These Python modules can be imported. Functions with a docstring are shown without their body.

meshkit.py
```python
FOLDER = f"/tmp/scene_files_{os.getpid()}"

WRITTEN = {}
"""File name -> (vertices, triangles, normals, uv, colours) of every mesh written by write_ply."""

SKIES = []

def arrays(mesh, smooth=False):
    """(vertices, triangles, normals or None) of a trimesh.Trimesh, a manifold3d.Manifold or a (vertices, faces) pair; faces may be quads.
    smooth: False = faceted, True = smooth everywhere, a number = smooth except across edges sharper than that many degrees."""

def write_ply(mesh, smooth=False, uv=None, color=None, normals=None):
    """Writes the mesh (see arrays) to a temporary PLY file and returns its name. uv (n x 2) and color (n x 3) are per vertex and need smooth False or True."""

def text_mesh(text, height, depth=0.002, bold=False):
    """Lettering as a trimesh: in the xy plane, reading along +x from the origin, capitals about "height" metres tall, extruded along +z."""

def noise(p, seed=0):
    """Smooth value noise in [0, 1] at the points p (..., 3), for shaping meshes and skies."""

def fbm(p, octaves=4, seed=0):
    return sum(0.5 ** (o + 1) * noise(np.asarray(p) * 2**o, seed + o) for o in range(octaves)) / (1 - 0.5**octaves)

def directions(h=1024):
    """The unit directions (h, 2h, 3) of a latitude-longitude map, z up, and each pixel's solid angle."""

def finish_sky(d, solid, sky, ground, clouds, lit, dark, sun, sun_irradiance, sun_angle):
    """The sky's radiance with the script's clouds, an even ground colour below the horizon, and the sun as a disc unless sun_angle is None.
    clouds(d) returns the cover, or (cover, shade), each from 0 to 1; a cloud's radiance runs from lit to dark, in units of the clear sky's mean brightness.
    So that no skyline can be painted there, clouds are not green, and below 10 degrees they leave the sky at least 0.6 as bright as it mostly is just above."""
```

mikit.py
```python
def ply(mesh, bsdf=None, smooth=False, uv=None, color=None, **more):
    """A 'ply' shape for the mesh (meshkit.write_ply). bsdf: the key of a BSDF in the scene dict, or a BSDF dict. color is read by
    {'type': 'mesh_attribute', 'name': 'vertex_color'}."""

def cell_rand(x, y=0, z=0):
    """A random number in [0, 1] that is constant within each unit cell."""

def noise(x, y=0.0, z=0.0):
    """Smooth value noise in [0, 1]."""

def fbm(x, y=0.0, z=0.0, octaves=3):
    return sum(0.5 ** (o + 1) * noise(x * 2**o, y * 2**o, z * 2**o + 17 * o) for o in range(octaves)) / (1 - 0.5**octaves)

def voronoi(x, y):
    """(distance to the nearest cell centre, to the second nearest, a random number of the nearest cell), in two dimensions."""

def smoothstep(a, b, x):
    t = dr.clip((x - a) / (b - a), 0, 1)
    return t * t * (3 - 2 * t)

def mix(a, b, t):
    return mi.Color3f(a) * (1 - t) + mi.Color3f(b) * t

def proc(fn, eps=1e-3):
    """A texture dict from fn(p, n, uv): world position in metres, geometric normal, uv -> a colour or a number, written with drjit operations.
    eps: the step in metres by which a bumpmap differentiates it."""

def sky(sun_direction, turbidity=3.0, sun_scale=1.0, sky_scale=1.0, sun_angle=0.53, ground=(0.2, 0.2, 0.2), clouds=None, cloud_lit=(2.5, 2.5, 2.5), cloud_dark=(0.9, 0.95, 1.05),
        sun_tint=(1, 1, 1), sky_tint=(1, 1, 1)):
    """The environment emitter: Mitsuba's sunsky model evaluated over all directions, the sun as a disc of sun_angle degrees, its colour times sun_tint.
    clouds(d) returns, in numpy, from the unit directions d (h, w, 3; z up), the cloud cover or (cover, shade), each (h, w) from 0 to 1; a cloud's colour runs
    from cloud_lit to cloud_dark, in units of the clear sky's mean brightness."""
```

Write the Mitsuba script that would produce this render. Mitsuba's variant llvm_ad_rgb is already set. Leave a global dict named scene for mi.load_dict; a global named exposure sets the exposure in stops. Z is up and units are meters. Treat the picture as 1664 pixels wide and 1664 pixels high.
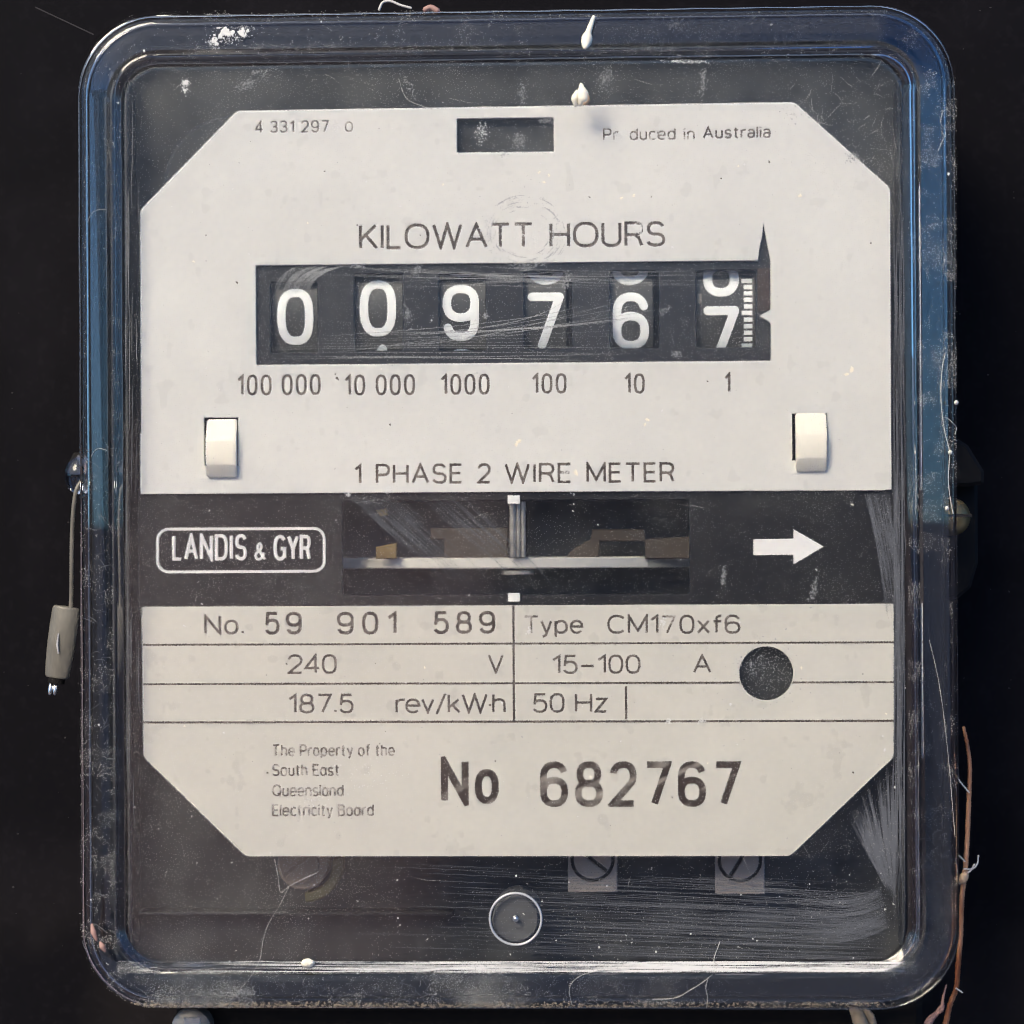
import math
import numpy as np
import trimesh
import mitsuba as mi
import drjit as dr
import mikit
from shapely.geometry import Polygon, LineString, Point, box
from shapely import affinity, union_all

T = mi.ScalarTransform4f
rng = np.random.default_rng(7)
scene, labels = {}, {}

# ---------------------------------------------------------------- camera, sky, exposure
# The meter's face plate is the plane y = 0; x to the right, z up, "d" = millimetres in front of that plane (world y = -d/1000).
YAW, PITCH, ROLL, CX, CZ, DIST, FOCAL = -0.043829, 0.004646, -0.005479, 0.01842, -0.00195, 0.42, 4200.0
C = np.array([CX, -DIST, CZ])
FWD = np.array([math.sin(YAW) * math.cos(PITCH), math.cos(YAW) * math.cos(PITCH), math.sin(PITCH)])
_r = np.cross(FWD, [0, 0, 1]); _r /= np.linalg.norm(_r)
_u = np.cross(_r, FWD)
RGT = math.cos(ROLL) * _r + math.sin(ROLL) * _u
UPV = np.cross(RGT, FWD)
scene['camera'] = {'type': 'perspective', 'fov': math.degrees(2 * math.atan(832 / FOCAL)), 'fov_axis': 'x', 'near_clip': 0.01, 'far_clip': 1000.0,
                   'to_world': T().look_at(origin=C.tolist(), target=(C + FWD).tolist(), up=UPV.tolist())}


def cloud(d):
    # high thin haze, thicker towards the sun's side (up and to the left of someone facing the meter)
    import meshkit
    n = meshkit.fbm(d * 3.0, 4, seed=3)
    s = np.clip((d @ (np.array([-0.42, -0.70, 0.58])) - 0.35) / 0.6, 0, 1)
    return np.clip(0.95 * s**2.4 + 0.4 * (n - 0.72), 0, 1), np.clip(0.55 - 0.5 * s + 0.5 * (n - 0.4), 0, 1)


scene['sky'] = mikit.sky((-0.42, -0.70, 0.58), turbidity=2.5, sun_scale=0.6, sun_angle=30, ground=(0.135, 0.16, 0.225),
                         clouds=cloud, cloud_lit=(3.2, 3.15, 3.1), cloud_dark=(1.0, 1.02, 1.08), sky_tint=(0.5, 0.82, 1.16), sun_tint=(0.90, 0.985, 1.10))
exposure = 2.38


# ---------------------------------------------------------------- helpers
def at(px, py, d=0.0):
    """The point of the plane d mm in front of the face plate that the photograph shows at this pixel: (x, z) in metres."""
    v = FWD + (px - 832) / FOCAL * RGT + (832 - py) / FOCAL * UPV
    t = (-d * 1e-3 - C[1]) / v[1]
    p = C + t * v
    return p[0], p[2]


def P(px, py, d=0.0):
    x, z = at(px, py, d)
    return np.array([x, -d * 1e-3, z])


def mm(px, d=0.0):
    return px * 1e-4 * (DIST - d * 1e-3) / DIST


def poly(pts, d=0.0, r=0.0):
    p = Polygon([at(*q, d) for q in pts])
    if r:
        r = mm(r, d)
        p = p.buffer(-r, quad_segs=8).buffer(r, quad_segs=8)
    return p


def rect(x0, y0, x1, y1, d=0.0, r=0.0):
    a, b = at(x0, (y0 + y1) / 2, d)[0], at(x1, (y0 + y1) / 2, d)[0]
    c, e = at((x0 + x1) / 2, y0, d)[1], at((x0 + x1) / 2, y1, d)[1]
    p = box(min(a, b), min(c, e), max(a, b), max(c, e))
    if r:
        r = mm(r, d)
        p = p.buffer(-r).buffer(r, quad_segs=8)
    return p


def disc(x, y, r, d=0.0, n=48):
    return Point(*at(x, y, d)).buffer(mm(r, d), quad_segs=n // 4)


def stand(m):
    """From drawing coordinates (x right, y up, z towards the viewer) to the upright world."""
    m = m.copy()
    v = np.asarray(m.vertices)
    m.vertices = np.stack([v[:, 0], -v[:, 2], v[:, 1]], 1)
    return m


def parts_of(g):
    return [q for q in getattr(g, 'geoms', [g]) if q.geom_type == 'Polygon' and q.area > 1e-12]


def slab(shape, d0, d1, bevel=0.0):
    """Plates between d0 and d1 (mm), the front edge chamfered by bevel mm."""
    out = []
    for g in parts_of(shape):
        if bevel:
            b = bevel * 1e-3
            m = trimesh.creation.extrude_polygon(g, (d1 - d0 - bevel) * 1e-3, engine='earcut')
            m.apply_translation([0, 0, d0 * 1e-3])
            out.append(m)
            inner = g.buffer(-b, join_style=2)
            for k in parts_of(inner):
                t = trimesh.creation.extrude_polygon(k, bevel * 1e-3, engine='earcut')
                t.apply_translation([0, 0, (d1 - bevel) * 1e-3])
                out.append(t)
            # the chamfer itself, ring by ring
            for ring, sgn in [(g.exterior, 1)] + [(i, -1) for i in g.interiors]:
                c = np.array(ring.coords)[:-1]
                if Polygon(ring).exterior.is_ccw != (Polygon(c).exterior.is_ccw):
                    pass
                lo = np.c_[c, np.full(len(c), (d1 - bevel) * 1e-3)]
                e0, e1 = np.roll(c, 1, 0), np.roll(c, -1, 0)
                t0 = c - e0; t1 = e1 - c
                t0 /= np.linalg.norm(t0, axis=1, keepdims=True) + 1e-15
                t1 /= np.linalg.norm(t1, axis=1, keepdims=True) + 1e-15
                nn = t0 + t1
                nn = np.stack([-nn[:, 1], nn[:, 0]], 1)
                nn /= np.linalg.norm(nn, axis=1, keepdims=True) + 1e-15
                cr = 1 / np.clip(np.sqrt((1 + (t0 * t1).sum(1)) / 2), 0.4, 1)
                area = 0.5 * np.sum(c[:, 0] * e1[:, 1] - e1[:, 0] * c[:, 1])
                s = (1 if area > 0 else -1) * sgn
                hi = np.c_[c + nn * (b * cr)[:, None] * s, np.full(len(c), d1 * 1e-3 - 2e-6)]
                n = len(c); i = np.arange(n); j = (i + 1) % n
                f = np.vstack([np.stack([i, j, j + n], 1), np.stack([i, j + n, i + n], 1)])
                out.append(trimesh.Trimesh(np.vstack([lo, hi]), f if area > 0 else f[:, ::-1], process=False))
        else:
            m = trimesh.creation.extrude_polygon(g, (d1 - d0) * 1e-3, engine='earcut')
            m.apply_translation([0, 0, d0 * 1e-3])
            out.append(m)
    return trimesh.util.concatenate(out)


def flat(meshes):
    return trimesh.util.concatenate(meshes) if isinstance(meshes, (list, tuple)) else meshes


def put(key, mesh, bsdf, smooth=False, label=None, cat=None, group=None, kind=None, up=True):
    base, i = key, 0
    while key in scene:
        i += 1
        key = f'{base}_{i:03d}'
    mesh = flat(mesh)
    scene[key] = mikit.ply(stand(mesh) if up else mesh, bsdf, smooth=smooth)
    tag(key, label, cat, group, kind)
    return key


def tag(key, label=None, cat=None, group=None, kind=None):
    e = {k: v for k, v in (('label', label), ('category', cat), ('group', group), ('kind', kind)) if v}
    if e:
        labels[key] = e


def tube(points, radii, n=8):
    """A tapered tube through world points with rounded ends."""
    p = np.asarray(points, float); r = np.broadcast_to(np.asarray(radii, float), (len(p),)).copy()
    t = np.gradient(p, axis=0); t /= np.linalg.norm(t, axis=1, keepdims=True)
    p = np.vstack([p[:1] - t[:1] * r[0] * .6, p, p[-1:] + t[-1:] * r[-1] * .6])
    r = np.r_[r[0] * .35, r, r[-1] * .35]
    t = np.vstack([t[:1], t, t[-1:]])
    a = np.cross(t, [0.13, -1, 0.21]); a /= np.linalg.norm(a, axis=1, keepdims=True)
    b = np.cross(t, a)
    an = np.arange(n) * 2 * np.pi / n
    v = (p[:, None] + r[:, None, None] * (np.cos(an)[None, :, None] * a[:, None] + np.sin(an)[None, :, None] * b[:, None])).reshape(-1, 3)
    k = np.arange(len(p) - 1)[:, None] * n; i = np.arange(n)[None]; j = (i + 1) % n
    f = np.concatenate([np.stack([k + i, k + j, k + n + j], -1).reshape(-1, 3), np.stack([k + i, k + n + j, k + n + i], -1).reshape(-1, 3)])
    m = len(v)
    v = np.vstack([v, p[:1], p[-1:]])
    e = (len(p) - 1) * n
    f = np.vstack([f, np.stack([np.full(n, m), j[0], i[0]], 1), np.stack([np.full(n, m + 1), e + i[0], e + j[0]], 1)])
    me = trimesh.Trimesh(v, f, process=False)
    if me.volume < 0:
        me.invert()
    return me


def spline(pts, n=8):
    p = np.asarray(pts, float)
    q = np.vstack([2 * p[0] - p[1], p, 2 * p[-1] - p[-2]])
    out = []
    for i in range(1, len(q) - 2):
        t = np.linspace(0, 1, n, endpoint=False)[:, None]
        out.append(0.5 * (2 * q[i] + (q[i + 1] - q[i - 1]) * t + (2 * q[i - 1] - 5 * q[i] + 4 * q[i + 1] - q[i + 2]) * t**2 + (3 * q[i] - q[i - 1] - 3 * q[i + 1] + q[i + 2]) * t**3))
    return np.vstack(out + [p[-1:]])


def lathe(profile, n=48):
    """Revolved (radius, height) profile about the local z axis, from the axis and back to it, metres."""
    m = trimesh.creation.revolve(np.asarray(profile, float), sections=n)
    if m.volume < 0:
        m.invert()
    return m


def place(m, px, py, d):
    """Moves a mesh of drawing coordinates to a pixel of the plane d."""
    m = m.copy()
    x, z = at(px, py, d)
    m.apply_translation([x, z, d * 1e-3])
    return m


# ---------------------------------------------------------------- materials
def two(b):
    return {'type': 'twosided', 'bsdf': b}


def pr(col, rough=0.5, metal=0.0, spec=0.5, **k):
    c = {'type': 'rgb', 'value': list(col)} if isinstance(col, (tuple, list)) else col
    return two({'type': 'principled', 'base_color': c, 'roughness': rough, 'metallic': metal, 'specular': spec, **k})


def tex_wall(p, n, uv):
    a = mikit.fbm(p.x * 45, p.z * 45, 0, 4)
    b = mikit.fbm(p.x * 900, p.z * 900, 3, 3)
    g = mikit.smoothstep(0.5, 0.8, a) * 0.5 + mikit.smoothstep(0.55, 0.8, b) * 0.35
    low = mikit.smoothstep(-0.05, -0.1, p.z) * mikit.smoothstep(0.35, 0.7, a)
    return mikit.mix((0.0050, 0.0046, 0.0066), (0.0105, 0.0094, 0.0125), g) + mi.Color3f(0.006, 0.005, 0.004) * low


def tex_plate(p, n, uv):
    a = mikit.fbm(p.x * 28, p.z * 34, 1, 4)
    b = mikit.noise(p.x * 1500, p.z * 1500, 2)
    s = mikit.smoothstep(0.7, 0.8, mikit.fbm(p.x * 420, p.z * 380, 9, 3))
    c = mikit.mix((0.62, 0.61, 0.575), (0.72, 0.715, 0.68), a)
    return c * (0.985 + 0.03 * b) * (1 - 0.06 * s)


def tex_ink(p, n, uv):
    a = mikit.fbm(p.x * 1300, p.z * 1300, 4, 3)
    return mikit.mix((0.055, 0.043, 0.036), (0.16, 0.135, 0.115), mikit.smoothstep(0.35, 0.72, a))


def tex_worn(p, n, uv):
    a = mikit.fbm(p.x * 700, p.z * 1600, 4, 3)
    return mikit.mix((0.085, 0.068, 0.056), (0.40, 0.37, 0.33), mikit.smoothstep(0.42, 0.78, a))


def tex_stamp(p, n, uv):
    # stamped figures rubbed through in slanting stripes
    a = mikit.noise((p.x + 0.55 * p.z) * 120, (p.z - p.x * 0.45) * 900, 5)
    b = mikit.fbm(p.x * 500, p.z * 500, 6, 3)
    return mikit.mix((0.045, 0.032, 0.027), (0.27, 0.24, 0.21), mikit.smoothstep(0.55, 0.9, 0.65 * a + 0.45 * b))


def tex_base(p, n, uv):
    a = mikit.fbm(p.x * 120, p.z * 120, 7, 4)
    return mikit.mix((0.02, 0.022, 0.025), (0.055, 0.058, 0.06), mikit.smoothstep(0.3, 0.75, a))


def tex_lead(p, n, uv):
    a = mikit.fbm(p.x * 500, p.y * 500, p.z * 250, 3)
    return mikit.mix((0.12, 0.11, 0.092), (0.23, 0.215, 0.185), a)


def tex_root(p, n, uv):
    a = mikit.fbm(p.x * 300, p.y * 300, p.z * 90, 3)
    return mikit.mix((0.22, 0.075, 0.03), (0.52, 0.27, 0.15), mikit.smoothstep(0.3, 0.7, a))


def tex_brass(p, n, uv):
    a = mikit.fbm(p.x * 400, p.z * 400, 8, 3)
    return mikit.mix((0.16, 0.105, 0.045), (0.36, 0.26, 0.12), a)


def tex_steel(p, n, uv):
    a = mikit.fbm(p.x * 260, p.z * 900, 11, 3)
    return mikit.mix((0.20, 0.185, 0.165), (0.42, 0.40, 0.37), a)


scene['mat_wall'] = pr(mikit.proc(tex_wall), 0.6, spec=0.05)
scene['mat_plate'] = pr(mikit.proc(tex_plate), 0.45, spec=0.35)
def tex_rating_dimmed(p, n, uv):
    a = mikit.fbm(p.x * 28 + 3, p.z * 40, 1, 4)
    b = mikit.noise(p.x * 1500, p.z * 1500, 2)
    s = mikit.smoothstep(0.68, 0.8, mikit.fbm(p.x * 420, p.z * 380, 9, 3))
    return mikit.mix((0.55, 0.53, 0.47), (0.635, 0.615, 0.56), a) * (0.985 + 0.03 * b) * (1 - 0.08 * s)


scene['mat_rating_dimmed'] = pr(mikit.proc(tex_rating_dimmed), 0.45, spec=0.35)  # darker and yellower than the upper plate, imitating light falling off downwards
scene['mat_plate_edge'] = pr((0.7, 0.69, 0.65), 0.4)
scene['mat_ink'] = pr(mikit.proc(tex_ink), 0.6, spec=0.2)
scene['mat_worn'] = pr(mikit.proc(tex_worn), 0.6, spec=0.2)
scene['mat_stamp'] = pr(mikit.proc(tex_stamp), 0.6, spec=0.2)
scene['mat_base'] = pr(mikit.proc(tex_base), 0.45, spec=0.4)
scene['mat_black'] = pr((0.012, 0.0115, 0.0125), 0.35, spec=0.4)
scene['mat_matt_black'] = pr((0.009, 0.008, 0.008), 0.75, spec=0.15)
scene['mat_mask'] = pr((0.022, 0.022, 0.025), 0.3, spec=0.5)
scene['mat_drum'] = pr((0.045, 0.046, 0.045), 0.35, spec=0.5)
scene['mat_numeral'] = pr((0.84, 0.86, 0.83), 0.4)
scene['mat_print'] = pr((0.74, 0.72, 0.70), 0.5)
scene['mat_mark'] = pr((0.82, 0.81, 0.78), 0.5)
scene['mat_strap'] = pr((0.36, 0.315, 0.28), 0.45, 0.15)
scene['mat_clip'] = pr((0.83, 0.79, 0.67), 0.28, spec=0.6)
scene['mat_disc'] = pr((0.60, 0.58, 0.53), 0.4, 0.3)
scene['mat_steel'] = pr(mikit.proc(tex_steel), 0.42, 0.5)
scene['mat_chrome'] = pr((0.62, 0.62, 0.62), 0.18, 0.95)
scene['mat_brass'] = pr(mikit.proc(tex_brass), 0.4, 0.6)
scene['mat_old_brass'] = pr((0.050, 0.038, 0.028), 0.5, 0.2)
scene['mat_stained_brass'] = pr((0.25, 0.20, 0.155), 0.5, 0.2)
scene['mat_patina'] = pr((0.085, 0.078, 0.036), 0.75)
scene['mat_brown_reflection'] = pr((0.055, 0.038, 0.032), 0.4, 0.2)
scene['mat_lead'] = pr(mikit.proc(tex_lead), 0.5, 0.25)
scene['mat_root'] = pr(mikit.proc(tex_root), 0.6)
scene['mat_pink_root'] = pr((0.40, 0.235, 0.2), 0.6)
scene['mat_lug'] = pr((0.012, 0.0105, 0.0105), 0.6, spec=0.15)
scene['mat_husk'] = pr((0.86, 0.80, 0.66), 0.55)
scene['mat_husk_core'] = pr((0.62, 0.42, 0.25), 0.6)
scene['mat_white_dust'] = pr((0.72, 0.71, 0.69), 0.8, spec=0.2)
scene['mat_grey_dust'] = pr((0.36, 0.36, 0.36), 0.9, spec=0.1)
scene['mat_dirt_dark'] = pr((0.12, 0.105, 0.09), 0.9, spec=0.1)
scene['mat_dirt'] = pr((0.30, 0.245, 0.185), 0.9, spec=0.1)
scene['mat_scuff'] = pr((0.10, 0.105, 0.12), 0.7, spec=0.3)
scene['mat_strand'] = pr((0.5, 0.48, 0.45), 0.7, spec=0.3)
scene['mat_web'] = pr((0.62, 0.60, 0.57), 0.7, spec=0.3)
scene['mat_cover'] = {'type': 'dielectric', 'int_ior': 1.585, 'ext_ior': 1.0}

# ---------------------------------------------------------------- setting: the black board the meter hangs on
w = slab(box(-0.6, -0.6, 0.6, 0.6), -60, -46)
put('backboard', w, 'mat_wall', kind='structure', label='flat black board behind the meter, thinly dusted', cat='board')

# an unseen earth bank, added so the cover has something brown to mirror
def tex_opposite(p, n, uv):
    a = mikit.fbm(p.x * 5, p.z * 5, 2, 4)
    k = mikit.smoothstep(-0.07, -0.15, p.x + 0.10 * (a - 0.5)) * mikit.smoothstep(0.12, -0.04, p.z + 0.2 * (a - 0.5))  # brown patch set where the cover should show a brown reflection
    top = mikit.smoothstep(0.05, 0.3, p.z)
    c = mikit.mix((0.06, 0.065, 0.085), (0.30, 0.31, 0.30), top) * (0.75 + 0.5 * a)
    return mikit.mix(c, (0.60, 0.37, 0.285), k)


scene['mat_opposite'] = pr(mikit.proc(tex_opposite), 0.8, spec=0.2)
bank = slab(box(-3, -1.5, 3, 2.4), 0, 100)
bank.apply_transform(trimesh.transformations.rotation_matrix(math.radians(68), [1, 0, 0]))
bank.apply_translation([0, 0, 2.2])
put('added_reflected_bank', bank, 'mat_opposite', kind='structure', label='added earth bank opposite the meter, put in only for its faint reflection in the cover', cat='bank')

bd = []
for _ in range(260):
    x, y = rng.uniform(-40, 1700), rng.uniform(-40, 1700)
    cx_, cz_ = at(x, y, -45.95)
    g_ = Point(cx_, cz_).buffer(rng.uniform(.3, 2.2) ** 1 * 1e-4 * (1 if rng.uniform() < .9 else 2), quad_segs=2)
    bd.append(slab(affinity.scale(g_, 1, rng.uniform(.4, 1)), -46, -45.9))
cx_, cz_ = at(58, 12, -46); cx2, cz2 = at(152, 56, -46)
bd.append(slab(LineString([(cx_, cz_), (cx2, cz2)]).buffer(.00011), -46, -45.95))
scene['mat_board_dust'] = pr((0.045, 0.042, 0.045), 0.9, spec=0.1)
put('backboard__dust', bd, 'mat_board_dust', kind='stuff')

# ---------------------------------------------------------------- lettering: a stroke alphabet
def arc(cx, cy, rx, ry, a0, a1, e=2.35, n=18):
    a = np.radians(np.linspace(a0, a1, max(4, int(n * abs(a1 - a0) / 180))))
    c, s = np.cos(a), np.sin(a)
    return [(cx + rx * np.sign(x) * abs(x) ** (2 / e), cy + ry * np.sign(y) * abs(y) ** (2 / e)) for x, y in zip(c, s)]


def ring(cx, cy, rx, ry, e=2.35):
    return arc(cx, cy, rx, ry, 0, 360, e, 24)


GL = {
    'K': (.60, [[(0, 0), (0, 1)], [(.56, 1), (0, .37)], [(.19, .58), (.60, 0)]]),
    'I': (0, [[(0, 0), (0, 1)]]), 'L': (.46, [[(0, 1), (0, 0), (.46, 0)]]),
    'O': (.82, [ring(.41, .5, .41, .5)]), 'W': (1.02, [[(0, 1), (.26, 0), (.51, 1), (.76, 0), (1.02, 1)]]),
    'A': (.72, [[(0, 0), (.36, 1), (.72, 0)], [(.125, .34), (.595, .34)]]), 'T': (.64, [[(0, 1), (.64, 1)], [(.32, 1), (.32, 0)]]),
    'H': (.64, [[(0, 0), (0, 1)], [(.64, 0), (.64, 1)], [(0, .52), (.64, .52)]]),
    'U': (.62, [[(0, 1), (0, .31)] + arc(.31, .31, .31, .31, 180, 360) + [(.62, 1)]]),
    'R': (.58, [[(0, 0), (0, 1), (.32, 1)] + arc(.32, .74, .25, .26, 90, -90) + [(0, .48)], [(.32, .48), (.46, .36), (.58, 0)]]),
    'S': (.58, [arc(.29, .745, .265, .255, 18, 270) + arc(.29, .25, .29, .25, 90, -165)]),
    'P': (.56, [[(0, 0), (0, 1), (.31, 1)] + arc(.31, .725, .25, .275, 90, -90) + [(0, .45)]]),
    'E': (.50, [[(.5, 1), (0, 1), (0, 0), (.5, 0)], [(0, .52), (.46, .52)]]),
    'M': (.80, [[(0, 0), (0, 1), (.40, .12), (.80, 1), (.80, 0)]]), 'N': (.66, [[(0, 0), (0, 1), (.66, 0), (.66, 1)]]),
    'D': (.66, [[(.3, 0), (0, 0), (0, 1), (.3, 1)] + arc(.3, .5, .36, .5, 90, -90)]),
    'G': (.70, [arc(.37, .5, .37, .5, 40, 325) + [(.70, .16), (.70, .46), (.42, .46)]]),
    'Y': (.64, [[(0, 1), (.32, .45), (.64, 1)], [(.32, .45), (.32, 0)]]),
    'B': (.56, [[(.3, 0), (0, 0), (0, 1), (.3, 1)] + arc(.3, .765, .22, .235, 90, -90) + [(0, .53)], [(.3, .53)] + arc(.3, .265, .26, .265, 90, -90)]),
    'Q': (.78, [ring(.39, .5, .39, .5), [(.48, .25), (.76, -.05)]]), 'V': (.66, [[(0, 1), (.33, 0), (.66, 1)]]),
    'C': (.72, [arc(.38, .5, .38, .5, 42, 318)]),
    '&': (.70, [spline([(.70, 0), (.27, .58), (.17, .80), (.32, 1), (.47, .80), (.34, .60), (.08, .38), (.02, .2), (.14, .02), (.34, .02), (.56, .2), (.65, .44)], 6).tolist()]),
    '0': (.54, [ring(.27, .5, .27, .5, 2.6)]), '1': (.27, [[(0, .76), (.27, 1), (.27, 0)]]),
    '2': (.54, [arc(.27, .72, .26, .28, 172, -38) + [(0, 0), (.54, 0)]]),
    '3': (.54, [arc(.26, .75, .24, .25, 160, -90) + arc(.26, .26, .28, .26, 90, -165)]),
    '4': (.58, [[(.43, 0), (.43, 1), (0, .27), (.58, .27)]]),
    '5': (.53, [[(.49, 1), (.08, 1), (.04, .52)] + arc(.26, .32, .27, .33, 142, -155)]),
    '6': (.56, [ring(.28, .3, .28, .3), arc(.28, .66, .28, .34, 22, 180) + [(0, .3)]]),
    '7': (.54, [[(0, 1), (.54, 1), (.19, 0)]]),
    '8': (.56, [ring(.28, .755, .235, .245), ring(.28, .265, .28, .265)]),
    '9': (.56, [ring(.28, .7, .28, .3), arc(.28, .34, .28, .34, 202, 360) + [(.56, .7)]]),
    'o': (.54, [ring(.27, .36, .27, .36)]), 'e': (.54, [[(.02, .38), (.54, .38)] + arc(.27, .36, .27, .36, 4, 318)]),
    'r': (.28, [[(0, 0), (0, .72)], [(0, .42)] + arc(.26, .44, .26, .28, 180, 72)]), 'd': (.54, [ring(.27, .36, .27, .36), [(.54, 0), (.54, 1)]]),
    'b': (.54, [ring(.27, .36, .27, .36), [(0, 0), (0, 1)]]), 'c': (.46, [arc(.26, .36, .26, .36, 45, 315)]),
    'u': (.48, [[(0, .72), (0, .24)] + arc(.24, .24, .24, .24, 180, 360) + [(.48, .72)], [(.48, 0), (.48, .3)]]),
    'n': (.48, [[(0, 0), (0, .72)], [(0, .44)] + arc(.24, .46, .24, .26, 180, 0) + [(.48, 0)]]),
    'h': (.48, [[(0, 0), (0, 1)], [(0, .44)] + arc(.24, .46, .24, .26, 180, 0) + [(.48, 0)]]),
    'i': (0, [[(0, 0), (0, .72)], [(0, .92), (0, 1.0)]]), 'l': (0, [[(0, 0), (0, 1)]]),
    's': (.44, [[(x * .76, y * .72) for x, y in arc(.29, .745, .265, .255, 18, 270) + arc(.29, .25, .29, .25, 90, -165)]]),
    't': (.32, [[(.13, .94), (.13, .17)] + arc(.29, .17, .16, .17, 180, 275), [(0, .72), (.32, .72)]]),
    'a': (.46, [arc(.23, .5, .23, .22, 155, 0) + [(.46, 0)], [(.46, .42)] + arc(.22, .2, .22, .2, 85, 360) + [(.46, .2)]]),
    'v': (.46, [[(0, .72), (.23, 0), (.46, .72)]]), 'x': (.46, [[(0, .72), (.46, 0)], [(0, 0), (.46, .72)]]),
    'z': (.44, [[(0, .72), (.44, .72), (0, 0), (.44, 0)]]), 'y': (.48, [[(0, .72), (.25, 0)], [(.48, .72), (.22, -.16), (.06, -.25)]]),
    'p': (.54, [ring(.27, .36, .27, .36), [(0, .72), (0, -.26)]]), 'f': (.32, [[(.12, 0), (.12, .8)] + arc(.3, .8, .18, .2, 180, 85), [(0, .68), (.32, .68)]]),
    'k': (.46, [[(0, 0), (0, 1)], [(.42, .72), (0, .25)], [(.15, .42), (.46, 0)]]),
    '.': (0, [[(0, 0), (0, .12)]]), '\u00b7': (0, [[(0, .34), (0, .46)]]), '/': (.38, [[(0, -.12), (.38, 1.06)]]), '\u2013': (.55, [[(0, .4), (.55, .4)]]),
    '\u0251': (.52, [ring(.26, .36, .26, .36), [(.52, 0), (.52, .72)]]),
}


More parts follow.
